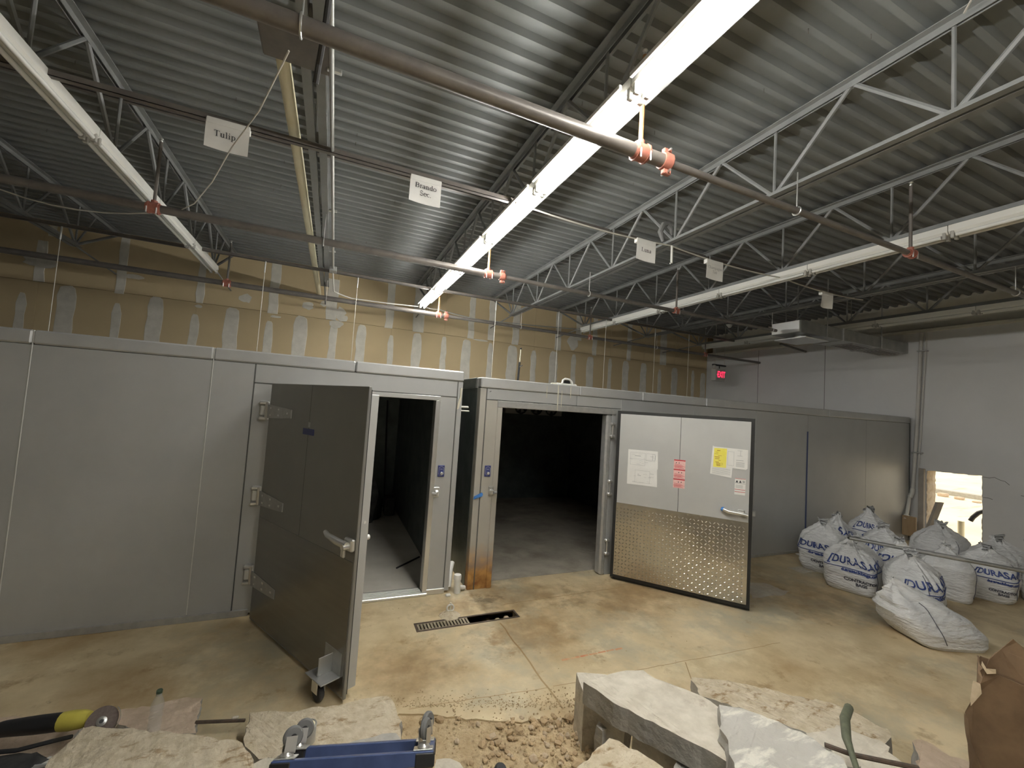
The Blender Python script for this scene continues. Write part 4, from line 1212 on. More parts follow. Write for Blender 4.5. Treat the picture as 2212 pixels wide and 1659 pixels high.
# two drawing sheets on the left
for lab, z0, z1 in (('upper', 1.352, 1.558), ('lower', 1.150, 1.353)):
    s_ = thing('drawing_sheet', lab + ' white drawing sheet taped at the left of the open papered door', 'paper', D2(.29, z0))
    part('sheet', quadpoly([(.122, z0), (.465, z0 + .004), (.458, z1 + .004), (.121, z1)], .0145), 'paper', s_)
    rr_ = random.Random(2 if lab == 'upper' else 4)
    L = frame_bars(.15 if lab == 'upper' else .21, z0 + .03, .17, z1 - z0 - .06)
    if lab == 'upper':
        L += frame_bars(.33, z0 + .09, .10, .085) + [(.20, z0 + .135, .07, .006), (.40, z0 + .10, .004, .06), (.43, z0 + .11, .004, .05), (.14, z0 + .10, .30, .002)]
    else:
        L += [(.24, z0 + .11, .04, .005), (.24, z0 + .125, .02, .004)]
    L += [(rr_.uniform(.14, .40), rr_.uniform(z0 + .02, z1 - .03), rr_.uniform(.02, .05), .0018) for k in range(14)]
    part('drawing_lines', bars(L, .0150), 'ink_faint', s_)
# three red warning stickers in a column
for k, (z0, z1, nm) in enumerate(((1.390, 1.495, 'topmost'), (1.283, 1.388, 'middle'), (1.176, 1.281, 'lowest'))):
    s_ = thing('warning_sticker', nm + ' of the three pink and red warning stickers on the door', 'sticker', D2(.70, z0))
    part('sticker_sheet', quadpoly([(.636, z0), (.759, z0 + .001), (.758, z1), (.636, z1)], .0145), 'sticker_pink', s_)
    part('sticker_band', bars([(.637, z1 - .014, .121, .013)], .0151), 'sticker_red', s_)
    tri = MB()
    for a in ((.655, .685) if k == 0 else (.685, .715)):
        tri.add([D2(a, z1 - .042, .0152), D2(a + .014, z1 - .042, .0152), D2(a + .007, z1 - .028, .0152)], [(0, 1, 2)])
    part('warning_triangle', tri, 'ink', s_)
    part('print_lines', bars([(.645, z0 + .008 + j * .008, .10 - (j % 3) * .012, .003) for j in range(6)] + [(.637, z0 + .028, .121, .002)], .0151), 'sticker_red', s_)
# papers on the right
s_ = thing('notice_sheet', 'slanted white sheet hanging below the yellow note on the door', 'paper', D2(1.12, 1.36))
part('sheet', quadpoly([(1.012, 1.380), (1.222, 1.358), (1.232, 1.55), (1.030, 1.69)], .0145), 'paper', s_)
part('print_lines', bars([(1.03, 1.385 + j * .010, .18, .0022) for j in range(7)], .0151), 'ink_faint', s_)
s_ = thing('drawing_sheet', 'white drawing sheet with a cut corner behind the yellow note', 'paper', D2(1.25, 1.46))
part('sheet', quadpoly([(1.045, 1.475), (1.355, 1.460), (1.370, 1.475), (1.371, 1.672), (1.045, 1.680)], .0155), 'paper', s_)
part('drawing_lines', bars(frame_bars(1.18, 1.49, .06, .15) + [(1.30, 1.60, .003, .06), (1.27, 1.60, .05, .003), (1.27, 1.655, .05, .003), (1.26, 1.55, .07, .005)] + [(1.26, 1.485 + j * .011, .08, .004) for j in range(5)], .0162), 'ink_faint', s_)
s_ = thing('yellow_note', 'yellow handwritten note on the open door', 'note', D2(1.10, 1.46))
part('sheet', quadpoly([(1.039, 1.458), (1.166, 1.460), (1.170, 1.668), (1.045, 1.664)], .0165), 'paper_yellow', s_)
rr_ = random.Random(11)
part('handwriting', bars([(rr_.uniform(1.05, 1.10), 1.475 + j * .018, rr_.uniform(.02, .05), rr_.uniform(.003, .007)) for j in range(10)] + frame_bars(1.07, 1.485, .06, .022), .0172), 'ink_brown', s_)
s_ = thing('warning_sticker', 'white warning label with triangles just above the door handle', 'sticker', D2(1.3, 1.19))
part('sticker_sheet', quadpoly([(1.253, 1.191), (1.355, 1.191), (1.358, 1.363), (1.256, 1.363)], .0145), 'paper', s_)
tri = MB()
for a in (1.262, 1.294):
    tri.add([D2(a, 1.318, .0151), D2(a + .026, 1.318, .0151), D2(a + .013, 1.345, .0151)], [(0, 1, 2)])
part('warning_triangle', tri, 'ink', s_)
part('print_lines', bars([(1.256, 1.308, .10, .004), (1.327, 1.32, .022, .022)] + [(1.262, 1.262 + j * .009, .07, .003) for j in range(4)], .0151), 'ink_faint', s_)
part('red_lines', bars([(1.255, 1.243, .10, .005), (1.255, 1.218, .10, .005), (1.256, 1.358, .10, .004)], .0151), 'sticker_red', s_)
hd = part('door_handle', MB().obox(Hr, d2, n2, Z, (1.29, .012, .985), (1.355, .050, 1.04), .008), 'chrome', dr2, 'chrome release handle with blue tip')
part('handle_lever', MB().tube([D2(1.385, .995, .055), D2(1.30, 1.004, .062), D2(1.20, 1.008, .062), D2(1.155, 1.022, .050)], [.014, .019, .021, .024], 12), 'chrome', hd)
part('handle_tip', MB().tube([D2(1.158, 1.020, .050), D2(1.138, 1.026, .040)], [.026, .020], 12), 'blue_tape', hd)
part('outer_latch', MB().obox(Hr, d2, n2, Z, (L2 - .02, -.10, .97), (L2 + .035, -.06, 1.03), .006), 'steel_grey', dr2)
for z in (1.765, 1.062, .346):
    hg = part('hinge', MB().bbox((3.215, YF - .020, z - .09), (3.255, YF - .008, z + .09), .004), 'steel_grey', c2)
    part('hinge_barrel', MB().tube([(3.235, YF - .040, z - .06), (3.235, YF - .040, z + .06)], .010, 10), 'chrome', hg)
    for c in (-.078, .078):
        part('hinge_knuckle', MB().bbox((3.205, YF - .062, z + c - .018), (3.268, YF - .014, z + c + .018), .010), 'chrome', hg)
part('sweep_gasket', MB().obox(Hr, d2, n2, Z, (0, -.10, .008), (L2, -.02, .032)), 'gasket', dr2)

# evaporator inside the right walk-in
t = thing('evaporator', 'ceiling evaporator with three dark fans inside the right walk-in', 'cooler unit', (4.1, 8.3, 1.85))
part('evaporator_body', MB().bbox((3.38, 8.17, 1.85), (4.74, 8.5, H2 - .002), .01), 'wall_far', t)
for k in range(3):
    fx = 3.73 + k * .365
    fn = part('fan_ring', MB().lathe([(.14, 0), (.14, .03), (.12, .04), (.115, .0)], (fx, 8.17, 1.99), (0, -1, 0), 24), 'black_plastic', t)
    part('fan_back', MB().lathe([(.115, .003), (.115, .008)], (fx, 8.17, 1.99), (0, -1, 0), 24), 'ink', fn)
    part('fan_hub', MB().lathe([(.04, .005), (.04, .03), (.02, .035)], (fx, 8.17, 1.99), (0, -1, 0), 14), 'steel_grey', fn)
    for j in range(4):
        a = j * PI / 2 + .5 + k
        P0 = V(fx, 8.155, 1.99)
        e1, e2 = V(math.cos(a), 0, math.sin(a)), V(-math.sin(a), 0, math.cos(a))
        part('fan_blade', MB().prism([P0 + e1 * .03 - e2 * .02, P0 + e1 * .10 - e2 * .05, P0 + e1 * .11 + e2 * .03, P0 + e1 * .03 + e2 * .025], (0, .003, 0)), 'steel_grey', fn)

# ------------------------------------------------------------ on and between the walk-ins
t = thing('vent_head', 'white plastic vent head sitting on top of the right walk-in', 'vent', (2.59, 4.42, H2 + .118))
part('vent_base', MB().bbox((2.47, 4.40, H2 + .105), (2.74, 4.52, H2 + .140), .008), 'pvc_white', t)
part('vent_loop', MB().tube([(2.53, 4.40, H2 + .13), (2.54, 4.40, H2 + .175), (2.57, 4.40, H2 + .193), (2.63, 4.40, H2 + .190), (2.665, 4.40, H2 + .165), (2.68, 4.40, H2 + .12)], .013, 8), 'pvc_white', t)
part('vent_mouth', MB().bbox((2.56, 4.405, H2 + .135), (2.65, 4.47, H2 + .178), .01), 'black_plastic', t)
part('vent_foot', MB().bbox((2.41, 4.41, H2 + .105), (2.50, 4.47, H2 + .135), .006), 'masking_tape', t)
t = thing('pump_rod', 'upright black pump rod with pale tip on the right walk-in roof', 'rod', (2.02, 4.6, 2.26))
zr = H2 + .10
part('rod_sleeve', MB().tube([(2.045, 4.62, zr), (2.055, 4.62, zr + .26)], .013, 8), 'black_plastic', t)
part('rod_shaft', MB().tube([(2.055, 4.62, zr + .25), (2.06, 4.62, zr + .42)], .006, 8), 'masking_tape', t)
part('rod_knob', MB().lathe([(.006, 0), (.012, .006), (.012, .014), (.004, .02)], (2.06, 4.62, zr + .415), n=10), 'black_plastic', t)
part('rod_lever', MB().tube([(2.055, 4.61, zr + .20), (2.085, 4.60, zr + .225)], .006, 6), 'black_plastic', t)
t = thing('side_bracket', 'small white lamp bracket on the side of the left walk-in', 'bracket', (1.33, 4.45, 1.90))
part('bracket_plate', MB().bbox((1.293, 4.40, 1.875), (1.300, 4.52, 1.955), .003), 'pvc_white', t)
part('bracket_arm', MB().bbox((1.296, 4.41, 1.925), (1.390, 4.47, 1.945), .006), 'pvc_white', t)
part('bracket_lip', MB().bbox((1.296, 4.41, 1.885), (1.400, 4.455, 1.900), .005), 'pvc_white', t)
t = thing('drain_stub', 'white capped plastic pipe stub standing between the two walk-ins', 'pipe', (1.375, 4.33, 0))
part('stub_pipe', MB().tube([(1.375, 4.32, 0), (1.372, 4.325, .14)], .034, 14), 'pvc_white', t)
part('stub_cap', MB().lathe([(.040, 0), (.041, .035), (.036, .05)], (1.372, 4.325, .135), n=16), 'pvc_white', t)
part('stub_branch', MB().tube([(1.375, 4.33, .06), (1.44, 4.36, .03), (1.47, 4.38, .02)], .022, 10), 'pvc_white', t)
solid('pipe_fitting', MB().tube([(1.31, 4.42, .03), (1.33, 4.46, .20), (1.36, 4.52, .24)], .026, 10), 'pvc_white', 'white pipe bend tucked behind the capped stub', 'pipe', (1.31, 4.42, 0))
solid('foam_chip', MB().bbox((1.24, 4.25, 0), (1.29, 4.285, .022), .006), 'pvc_white', 'small white chip under the left walk-in corner', 'chip', (1.26, 4.27, 0))
t = thing('floor_anchor', 'upright ring cleanout plug on the floor behind the drain', 'fitting', (1.18, 3.88, 0))
part('anchor_base', MB().lathe([(.10, 0), (.08, .012), (.05, .03), (.035, .045)], (1.18, 3.88, 0), n=18), 'rubble_tan', t)
part('anchor_ring', MB().tube([(1.18 + .032 * math.cos(a), 3.875, .070 + .030 * math.sin(a)) for a in [2 * PI * k / 14 for k in range(14)]], .008, 6, closed=True), 'pvc_white', t)
part('anchor_bolt', MB().tube([(1.18, 3.88, .045), (1.182, 3.88, .115)], .010, 8), 'masking_tape', t)

# trench drain
t = thing('trench_drain', 'floor trench drain, left half grated and right half open', 'drain', (1.32, 3.745, 0))
x0, x1, y0, y1 = DR
part('channel', MB().box((x0, y0, -.10), (x1, y1, -.092)).box((x0, y0 - .004, -.10), (x1, y0, -.002)).box((x0, y1, -.10), (x1, y1 + .004, -.002)), 'drain_dark', t)
part('drain_rim', MB().box((x0 - .014, y0 - .014, -.002), (x1 + .014, y0 + .004, .003)).box((x0 - .014, y1 - .004, -.002), (x1 + .014, y1 + .014, .003)).box((x0 - .014, y0, -.002), (x0 + .004, y1, .003)).box((x1 - .004, y0, -.002), (x1 + .014, y1, .003)), 'rebar', t)
gr = part('grate', MB().box((x0 + .006, y0 + .006, -.018), (x0 + .47, y0 + .016, .001)).box((x0 + .006, y1 - .016, -.018), (x0 + .47, y1 - .006, .001)), 'grate_metal', t)
for k in range(16):
    a = x0 + .008 + k * .0295
    part('grate_bar', MB().box((a, y0 + .010, -.018), (a + .017, y1 - .010, .002)), 'grate_metal', gr)
for k in range(4):
    x = 1.40 + k * .09
    q = MB().bbox((x, 3.70 + .01 * (k % 2), -.092), (x + .05, 3.76, -.035 + .008 * k), .01)
    solid('drain_debris', q, 'stone_grey', 'small lump of debris lying in the open drain channel', 'debris', (x, 3.73, -.092), 'debris in the drain channel')

# ------------------------------------------------------------ white sacks
def bag(label, loc, rot, w, d, h, seed, text_at=None, lean=(0, 0), prof=None, seams=(), tsize=1.0, tz=.60, name='sandbag', twist=0.0, text='[DURASACK]'):
    r = random.Random(seed)
    ph = [r.uniform(0, 6) for _ in range(8)]
    loc = Vector(loc)
    if lean == (0, 0):
        lean = (r.uniform(-.07, .07), r.uniform(-.07, .07))
    prof = prof or [(0, .84), (.05, .95), (.16, 1.0), (.40, 1.03), (.60, 1.0), (.70, .90), (.78, .68), (.85, .44), (.91, .25), (.95, .17), (.975, .18), (1.0, .26)]
    def S(t_):
        for (a, b), (c, e) in zip(prof[:-1], prof[1:]):
            if t_ <= c:
                k = (t_ - a) / (c - a)
                k = k * k * (3 - 2 * k)
                return b + (e - b) * k
        return prof[-1][1]
    cr, sr = math.cos(rot), math.sin(rot)
    def P(th, t_, out=0.0):
        e = 0.48 + .45 * max(0, (t_ - .5) / .5)
        c, s_ = math.cos(th), math.sin(th)
        x = abs(c) ** e * (1 if c > 0 else -1)
        y = abs(s_) ** e * (1 if s_ > 0 else -1)
        wr_ = 1 + .030 * math.sin(3 * th + ph[0]) + .016 * math.sin(23 * t_ + 2 * th + ph[1]) + .05 * t_ ** 2 * math.sin(7 * th + ph[2]) + .26 * max(0, t_ - .5) * math.sin(11 * th + 2.5 * math.sin(2 * th + ph[7]) + ph[3]) + .16 * max(0, t_ - .55) * math.sin(4 * th + 14 * t_ + ph[1]) + .012 * math.sin(5 * th + 9 * t_ + ph[4])
        k = S(t_) * wr_
        x, y = x * k * w / 2 + lean[0] * t_ ** 1.2, y * k * d / 2 + lean[1] * t_ ** 1.2
        z = h * t_ * (1 + .05 * math.sin(2 * th + ph[5]) * t_) + .012 * math.sin(5 * th + ph[6]) * t_ + .10 * h * max(0, t_ - .6) * math.sin(3 * th + ph[2]) + .10 * h * max(0, t_ - .8) * math.sin(8 * th + ph[4])
        if out:
            x += out * math.cos(th)
            y += out * math.sin(th)
            z += out * .3
        return loc + V(cr * x - sr * y, sr * x + cr * y, z)
    n, m_ = 56, 30
    mb = MB()
    vs_ = [P(2 * PI * k / n, i / m_) for i in range(m_ + 1) for k in range(n)]
    mb.add(vs_, [(i * n + k, i * n + (k + 1) % n, (i + 1) * n + (k + 1) % n, (i + 1) * n + k) for i in range(m_) for k in range(n)] + [tuple(range(n))[::-1], tuple(m_ * n + k for k in range(n))])
    mb.smooth = True
    t = thing(name, label, 'sack', loc, 'white sand sacks by the right wall')
    body = part('sack_body', mb, 'bag_white', t)
    for th in seams:
        th -= rot
        part('stitch_line', MB().tube([P(th + .15 * (k / 12), .12 + .62 * k / 12, .003) for k in range(13)], .0035, 5), 'bag_grey', t, 'dark stitched seam')
    if text_at is not None:
        ta = text_at - rot
        NT = 240
        base_th = [ta - PI + 2 * PI * k / NT for k in range(NT + 1)]
        pp = [P(q, .5) for q in base_th]
        cum = [0]
        for k in range(NT):
            cum.append(cum[-1] + (pp[k + 1] - pp[k]).length)
        mid = cum[NT // 2]
        def TH(a):
            a += mid
            for k in range(NT):
                if cum[k + 1] >= a:
                    return base_th[k] + (base_th[k + 1] - base_th[k]) * (a - cum[k]) / max(1e-6, cum[k + 1] - cum[k])
            return base_th[-1]
        for txt, sz, zz, m in ((text, .115, tz, 'bag_blue'), ('durasackbags.com', .050, tz - .16, 'bag_blue'), ('CONTRACTOR\nBAGS', .045, tz - .36, 'bag_grey')):
            tv, tf = text_tris(txt, sz * tsize, bold=.0025)
            lt = MB().add([P(TH(a), zz + b / h, .007) for a, b in tv], tf)
            part('printing', lt, m, t, 'blue printed lettering')
        zz = tz - .075 * tsize / h * .75 - .035
        part('print_underline', MB().tube([P(TH((-.36 + .72 * k / 16) * tsize), zz, .004) for k in range(17)], .005, 5), 'bag_blue', t)
    return t, P

bag('open topped sack at the left front with printed lettering and dark seam', (6.17, 3.20, 0), .25, .60, .52, .62, 1, text_at=PI + .55, seams=(-PI / 2 - .15,), lean=(-.05, .02))
bag('tall tied sack directly behind the left front sack', (6.50, 3.74, 0), .1, .52, .50, .66, 2, lean=(-.03, 0), text_at=PI + .3, tz=.55)
bag('rearmost left sack, only its printed shoulder showing', (7.06, 3.92, 0), 0, .52, .45, .70, 3, text_at=PI + .5, tz=.68)
bag('sack between the left front sack and the middle sack', (6.74, 3.04, 0), .35, .44, .42, .60, 4, text_at=PI + .75, tz=.62)
bag('printed sack half hidden under the near end of the steel pipe', (7.10, 3.34, 0), .2, .50, .48, .66, 5, text_at=PI + .65, tz=.62)
bag('middle front sack printed DURASACK behind the slumped sack', (6.08, 2.57, 0), .35, .58, .48, .64, 6, text_at=-PI / 2 - .12, seams=(-PI / 2 - 1.0,), lean=(.0, .0), tz=.60)
bag('rear sack under the conduit elbow beside the cooler end', (7.66, 3.80, 0), .4, .56, .50, .78, 7, text_at=PI + .5, tz=.70, tsize=.8)
bag('plain sack behind the middle of the steel pipe', (7.18, 2.74, 0), .3, .52, .50, .60, 8, seams=(-PI / 2 - .1,))
bag('rear sack below the hole in the wall', (8.32, 3.24, 0), .1, .62, .56, .68, 9, seams=(PI + .9,), lean=(.05, 0))
bag('right hand sack with a dark seam under the steel pipe', (7.76, 2.58, 0), .25, .58, .54, .60, 10, seams=(-PI / 2 - .25,), text_at=PI + .55, tz=.58, tsize=.8)
bag('sack behind the right hand sack, against the scuffed wall', (8.62, 2.72, 0), .0, .58, .50, .60, 11)
bag('sack cut off by the right edge of the picture', (8.25, 2.16, 0), .2, .52, .50, .58, 12)
slump = [(0, .86), (.08, .98), (.25, 1.03), (.45, .95), (.62, .74), (.78, .44), (.90, .20), (1.0, .03)]
bag('slumped unprinted sack in front with a pointed corner', (5.56, 2.17, 0), -.42, .70, .50, .52, 13, prof=slump, lean=(-.40, .05), seams=(-PI / 2 - .55,))


pa, pb = V(5.80, 3.07, .675), V(6.78, 1.88, .615)
t = thing('steel_pipe', 'long grey steel pipe lying across the white sacks', 'pipe', (pa + pb) / 2)
part('pipe_body', MB().tube([pa, pb], .021, 12), 'duct_metal', t)
pm = pa.lerp(pb, .32)
pd_ = (pb - pa).normalized()
part('pipe_sleeve', MB().tube([pm, pm + pd_ * .5], .024, 12), 'steel_grey', t)
part('pipe_mouth', MB().tube([pa - pd_ * .001, pa + pd_ * .002], .016, 10), 'ink', t)
solid('white_rag', MB().tube([pm + V(-.05, .05, .02), pm + V(0, 0, .028), pm + V(.05, -.02, .02), pm + V(.08, -.06, -.02)], [.01, .018, .014, .006], 6), 'paper', 'strip of white rag tied round the steel pipe', 'rag', pm)

# around the hole
solid('grey_board', MB().add([(9.86, 4.05, .10), (9.98, 4.02, .10), (9.98, 4.06, .10), (9.86, 4.09, .10), (9.86, 3.86, .80), (9.98, 3.83, .80), (9.98, 3.87, .80), (9.86, 3.90, .80)],
      [(0, 3, 2, 1), (4, 5, 6, 7), (0, 1, 5, 4), (1, 2, 6, 5), (2, 3, 7, 6), (3, 0, 4, 7)]), 'board_grey', 'weathered grey board leaning in the hole in the wall', 'board', (9.92, 4.0, .1))
solid('pipe_stub', MB().tube([(10.55, 3.82, -.02), (10.55, 3.82, .46)], .045, 12), 'pvc_cream', 'pale pipe stub standing upright just outside the hole', 'pipe', (10.55, 3.82, -.02))
solid('black_hose', MB().tube([(10.60, 3.42, .74), (10.58, 3.52, .72), (10.55, 3.60, .66), (10.53, 3.66, .57), (10.52, 3.69, .50)], .035, 10), 'black_plastic', 'thick black hose end drooping into view in the hole', 'hose', (10.55, 3.6, .5))
solid('black_stick', MB().tube([(10.2, 3.43, .06), (10.2, 3.47, .22)], .016, 6), 'black_plastic', 'short black stick at the lower right corner of the hole', 'stick', (10.2, 3.43, .03))

# clear plastic film crumpled on the floor behind the door
def film(label, cx, cy, w, d, seed):
    r = random.Random(seed)
    n = 14
    mb = MB()
    for i in range(n + 1):
        for k in range(n + 1):
            u, v = i / n - .5, k / n - .5
            e = max(0, 1 - (2 * u) ** 4) * max(0, 1 - (2 * v) ** 4)
            z = .006 + .045 * e * abs(noise.noise(V(u * 4 + seed, v * 4, seed)))
            mb.v.append(V(cx + u * w * (1 + .3 * noise.noise(V(v * 3, seed, 1))), cy + v * d * (1 + .3 * noise.noise(V(u * 3, seed, 5))), z))
    mb.f += [(i * (n + 1) + k, (i + 1) * (n + 1) + k, (i + 1) * (n + 1) + k + 1, i * (n + 1) + k + 1) for i in range(n) for k in range(n)]
    solid('plastic_film', mb, 'film_clear', label, 'plastic film', (cx, cy, 0))
film('crumpled clear plastic film on the floor beside the papered door', 4.85, 3.48, .55, .32, 3)
film('small scrap of clear film at the foot of the left rear sacks', 6.15, 3.80, .34, .2, 8)
solid('paper_scrap', MB().bbox((6.75, 4.22, 0), (6.95, 4.30, .012), .004), 'paper', 'pale scrap lying against the base of the right walk-in', 'scrap', (6.85, 4.26, 0))

# ------------------------------------------------------------ broken slabs
def resample(poly, step, jit, r):
    out = []
    n = len(poly)
    for i in range(n):
        a, b = Vector(poly[i]), Vector(poly[(i + 1) % n])
        k = max(1, int((b - a).length / step))
        for j in range(k):
            q = a.lerp(b, j / k)
            out.append(V(q.x + r.uniform(-jit, jit), q.y + r.uniform(-jit, jit), q.z + r.uniform(-jit, jit) * .4))
    return out

def slab(label, poly, z, thick, m, seed, tilt=(0, 0), side='rubble_side', jit=.008, bottom_out=.0, name='concrete_slab', zmin=0.0, sj=.010):
    r = random.Random(seed)
    cx = sum(p[0] for p in poly) / len(poly)
    cy = sum(p[1] for p in poly) / len(poly)
    P3 = [V(x, y, z + tilt[0] * (x - cx) + tilt[1] * (y - cy)) for x, y in poly]
    ar = sum(P3[i].x * P3[(i + 1) % len(P3)].y - P3[(i + 1) % len(P3)].x * P3[i].y for i in range(len(P3)))
    if ar < 0:
        P3 = P3[::-1]
    ring = resample(P3, .035, jit, r)
    n = len(ring)
    c = V(cx, cy, z)
    t = thing(name, label, 'concrete slab', (cx, cy, max(zmin, z - thick)), 'broken concrete slabs in the foreground')
    # broken top surface with relief
    tess = geometry.tessellate_polygon([ring])
    import bmesh
    bm = bmesh.new()
    bv = [bm.verts.new(p) for p in ring]
    fs_ = []
    for tri in tess:
        try:
            fs_.append(bm.faces.new([bv[i] for i in tri]))
        except ValueError:
            pass
    bm.normal_update()
    for f_ in bm.faces:
        if f_.normal.z < 0:
            f_.normal_flip()
    for it in range(3):
        es = [e for e in bm.edges if e.calc_length() > .05 and not e.is_boundary]
        if not es:
            break
        bmesh.ops.subdivide_edges(bm, edges=es, cuts=1)
    bmesh.ops.triangulate(bm, faces=bm.faces[:])
    for v in bm.verts:
        if not v.is_boundary:
            q = v.co
            v.co.z += .010 * noise.noise(q * 9 + V(seed, 0, 0)) + .006 * noise.noise(q * 24 + V(0, seed, 0))
    me = bpy.data.meshes.new('slab_top')
    o = Vector(t.location)
    for v in bm.verts:
        v.co -= o
    bm.to_mesh(me)
    bm.free()
    me.materials.append(M[m])
    link('slab_top', me, t)
    # broken sides
    sd_ = MB()
    rows = 4
    L = []
    for i in range(rows + 1):
        k = i / rows
        for p in ring:
            out = (p - c)
            out.z = 0
            out.normalize()
            j = 0 if i == 0 else r.uniform(-sj, sj)
            q = p + out * (j + bottom_out * k)
            q.z = p.z - thick * k
            if q.z < zmin:
                q.z = zmin
            L.append(q)
    sd_.add(L, [(i * n + k, (i + 1) * n + k, (i + 1) * n + (k + 1) % n, i * n + (k + 1) % n) for i in range(rows) for k in range(n)] + [tuple(rows * n + k for k in range(n))[::-1]])
    part('broken_side', sd_, side, t)
    return t

PA = [(-0.985, 2.805), (-0.843, 2.749), (-0.674, 2.677), (-0.428, 2.564), (-0.253, 2.454), (-0.19, 2.333), (-0.165, 2.125), (-1.002, 2.415), (-1.022, 2.614)]
slab('large pitted tan slab at the bottom left in front of the grinder', PA, .24, .13, 'rubble_tan', 1, zmin=.1)
PB = [(-0.269, 2.85), (-0.189, 2.836), (-0.076, 2.788), (0.198, 2.759), (0.332, 2.77), (0.468, 2.762), (0.498, 2.717), (0.514, 2.616), (0.518, 2.518), (0.494, 2.341), (0.38, 2.286), (-0.177, 2.474), (-0.273, 2.613)]
slab('rough tan slab lying below the left door and its caster', PB, .13, .13, 'rubble_tan', 2)
PC = [(0.174, 2.379), (0.439, 2.389), (0.468, 2.372), (0.489, 2.312), (0.472, 2.233), (0.201, 2.309)]
slab('thin grey flake of concrete behind the blue dolly', PC, .175, .04, 'rubble_side', 3, jit=.004, zmin=.13)
PD = [(1.434, 2.054), (1.579, 2.064), (1.741, 2.073), (1.836, 2.043), (1.854, 1.957), (1.904, 1.894), (1.995, 1.755), (2.016, 1.659), (1.895, 1.54), (1.751, 1.372), (1.701, 1.486), (1.645, 1.582), (1.572, 1.717), (1.491, 1.864)]
slab('long pale slab topping the right hand rubble heap', PD, .45, .115, 'rubble_grey', 4, jit=.004, sj=.002)
PE = [(1.554, 2.315), (1.725, 2.238), (1.665, 2.085), (1.486, 2.122)]
slab('square cut block standing behind the left end of the long pale slab', PE, .33, .33, 'rubble_grey', 5, jit=.002, side='rubble_grey', sj=.0015)
PG = [(1.588, 1.821), (1.727, 1.83), (1.91, 1.543), (1.858, 1.401), (1.734, 1.444)]
slab('grey faced slab under the long pale slab', PG, .325, .20, 'rubble_side', 6, jit=.004, sj=.003)
PH = [(1.37, 1.735), (1.404, 1.694), (1.446, 1.609), (1.493, 1.5), (1.516, 1.35), (0.984, 1.534), (1.13, 1.626), (1.242, 1.677), (1.328, 1.711)]
slab('cream crumbly slab at the bottom centre edge', PH, .40, .16, 'rubble_tan', 7, jit=.010)
PI_ = [(1.936, 1.594), (2.023, 1.538), (2.124, 1.41), (2.173, 1.285), (2.187, 1.166), (2.023, 1.029), (1.591, 1.179), (1.674, 1.285), (1.807, 1.468)]
slab('grey slab with white streaks overlapping the long pale slab', PI_, .52, .11, 'rubble_streak', 8)
PJ = [(2.413, 2.22), (2.709, 2.066), (2.902, 1.888), (3.104, 1.732), (3.158, 1.632), (3.154, 1.528), (3.201, 1.474), (3.129, 1.427), (2.967, 1.394), (2.733, 1.53), (2.475, 1.883), (2.323, 2.054)]
slab('tan broken slab lying behind the heap toward the sacks', PJ, .20, .20, 'rubble_tan', 9, jit=.010)
PK = [(3.211, 1.36), (3.292, 1.351), (3.303, 1.235), (3.368, 1.152), (3.142, 1.029), (2.679, 1.189), (3.083, 1.28)]
slab('pinkish slab at the bottom right beside the torn cardboard', PK, .20, .18, 'rubble_pink', 10, jit=.010)
PL = [(0.644, 2.167), (0.717, 2.158), (0.758, 2.114), (0.762, 2.017), (0.593, 2.074)]
slab('small pale lump right of the blue dolly', PL, .15, .16, 'rubble_grey', 11, jit=.006, zmin=-.06)
PM = [(-0.785, 3.188), (-0.664, 3.208), (-0.568, 3.182), (-0.533, 2.864), (-0.73, 2.913), (-0.951, 3.091), (-0.979, 3.195)]
slab('thin brown slab behind the water bottle', PM, .06, .06, 'rubble_pink', 12)
PN = [(-1.75, 3.38), (-1.132, 3.248), (-1.105, 3.02), (-1.126, 2.847), (-1.75, 2.75)]
slab('flat brown slab under the angle grinder', PN, .05, .05, 'rubble_pink', 13)
PO = [(1.60, 1.55), (1.78, 1.66), (2.16, 1.38), (2.16, 1.15), (1.80, 1.0), (1.55, 1.2)]
slab('dark slab propping up the streaked slab', PO, .32, .34, 'rubble_side', 14)
PQ = [(1.50, 1.95), (1.60, 2.02), (1.66, 1.93), (1.56, 1.86)]
slab('dark shard wedged beneath the left end of the long pale slab', PQ, .322, .33, 'rubble_side', 15, tilt=(-.2, 0))
PR = [(1.47, 1.97), (1.505, 1.99), (1.51, 1.93), (1.475, 1.92)]
slab('small pale shard upright at the mouth of the gap', PR, .27, .27, 'rubble_streak', 16)
PS = [(2.30, 1.32), (2.40, 1.44), (2.62, 1.42), (2.72, 1.28), (2.62, 1.12), (2.36, 1.12)]
slab('grey lump behind the dark hose', PS, .38, .38, 'rubble_grey', 17, jit=.012)
for i, (x, y, z, s_) in enumerate(((-.14, 2.36, .13, .05), (-.06, 2.30, .13, .045), (.02, 2.28, .13, .035), (2.30, 1.22, .40, .06), (1.93, 1.95, .0, .05), (.90, 2.04, -.05, .05))):
    slab('fist sized chip of concrete among the slabs', [(x + s_ * math.cos(a) * (1 + .3 * math.sin(3 * a + i)), y + s_ * math.sin(a)) for a in [2 * PI * k / 7 for k in range(7)]], z + s_ * .9, s_ * .9, 'rubble_grey', 30 + i, jit=.006, zmin=z, name='concrete_chip')

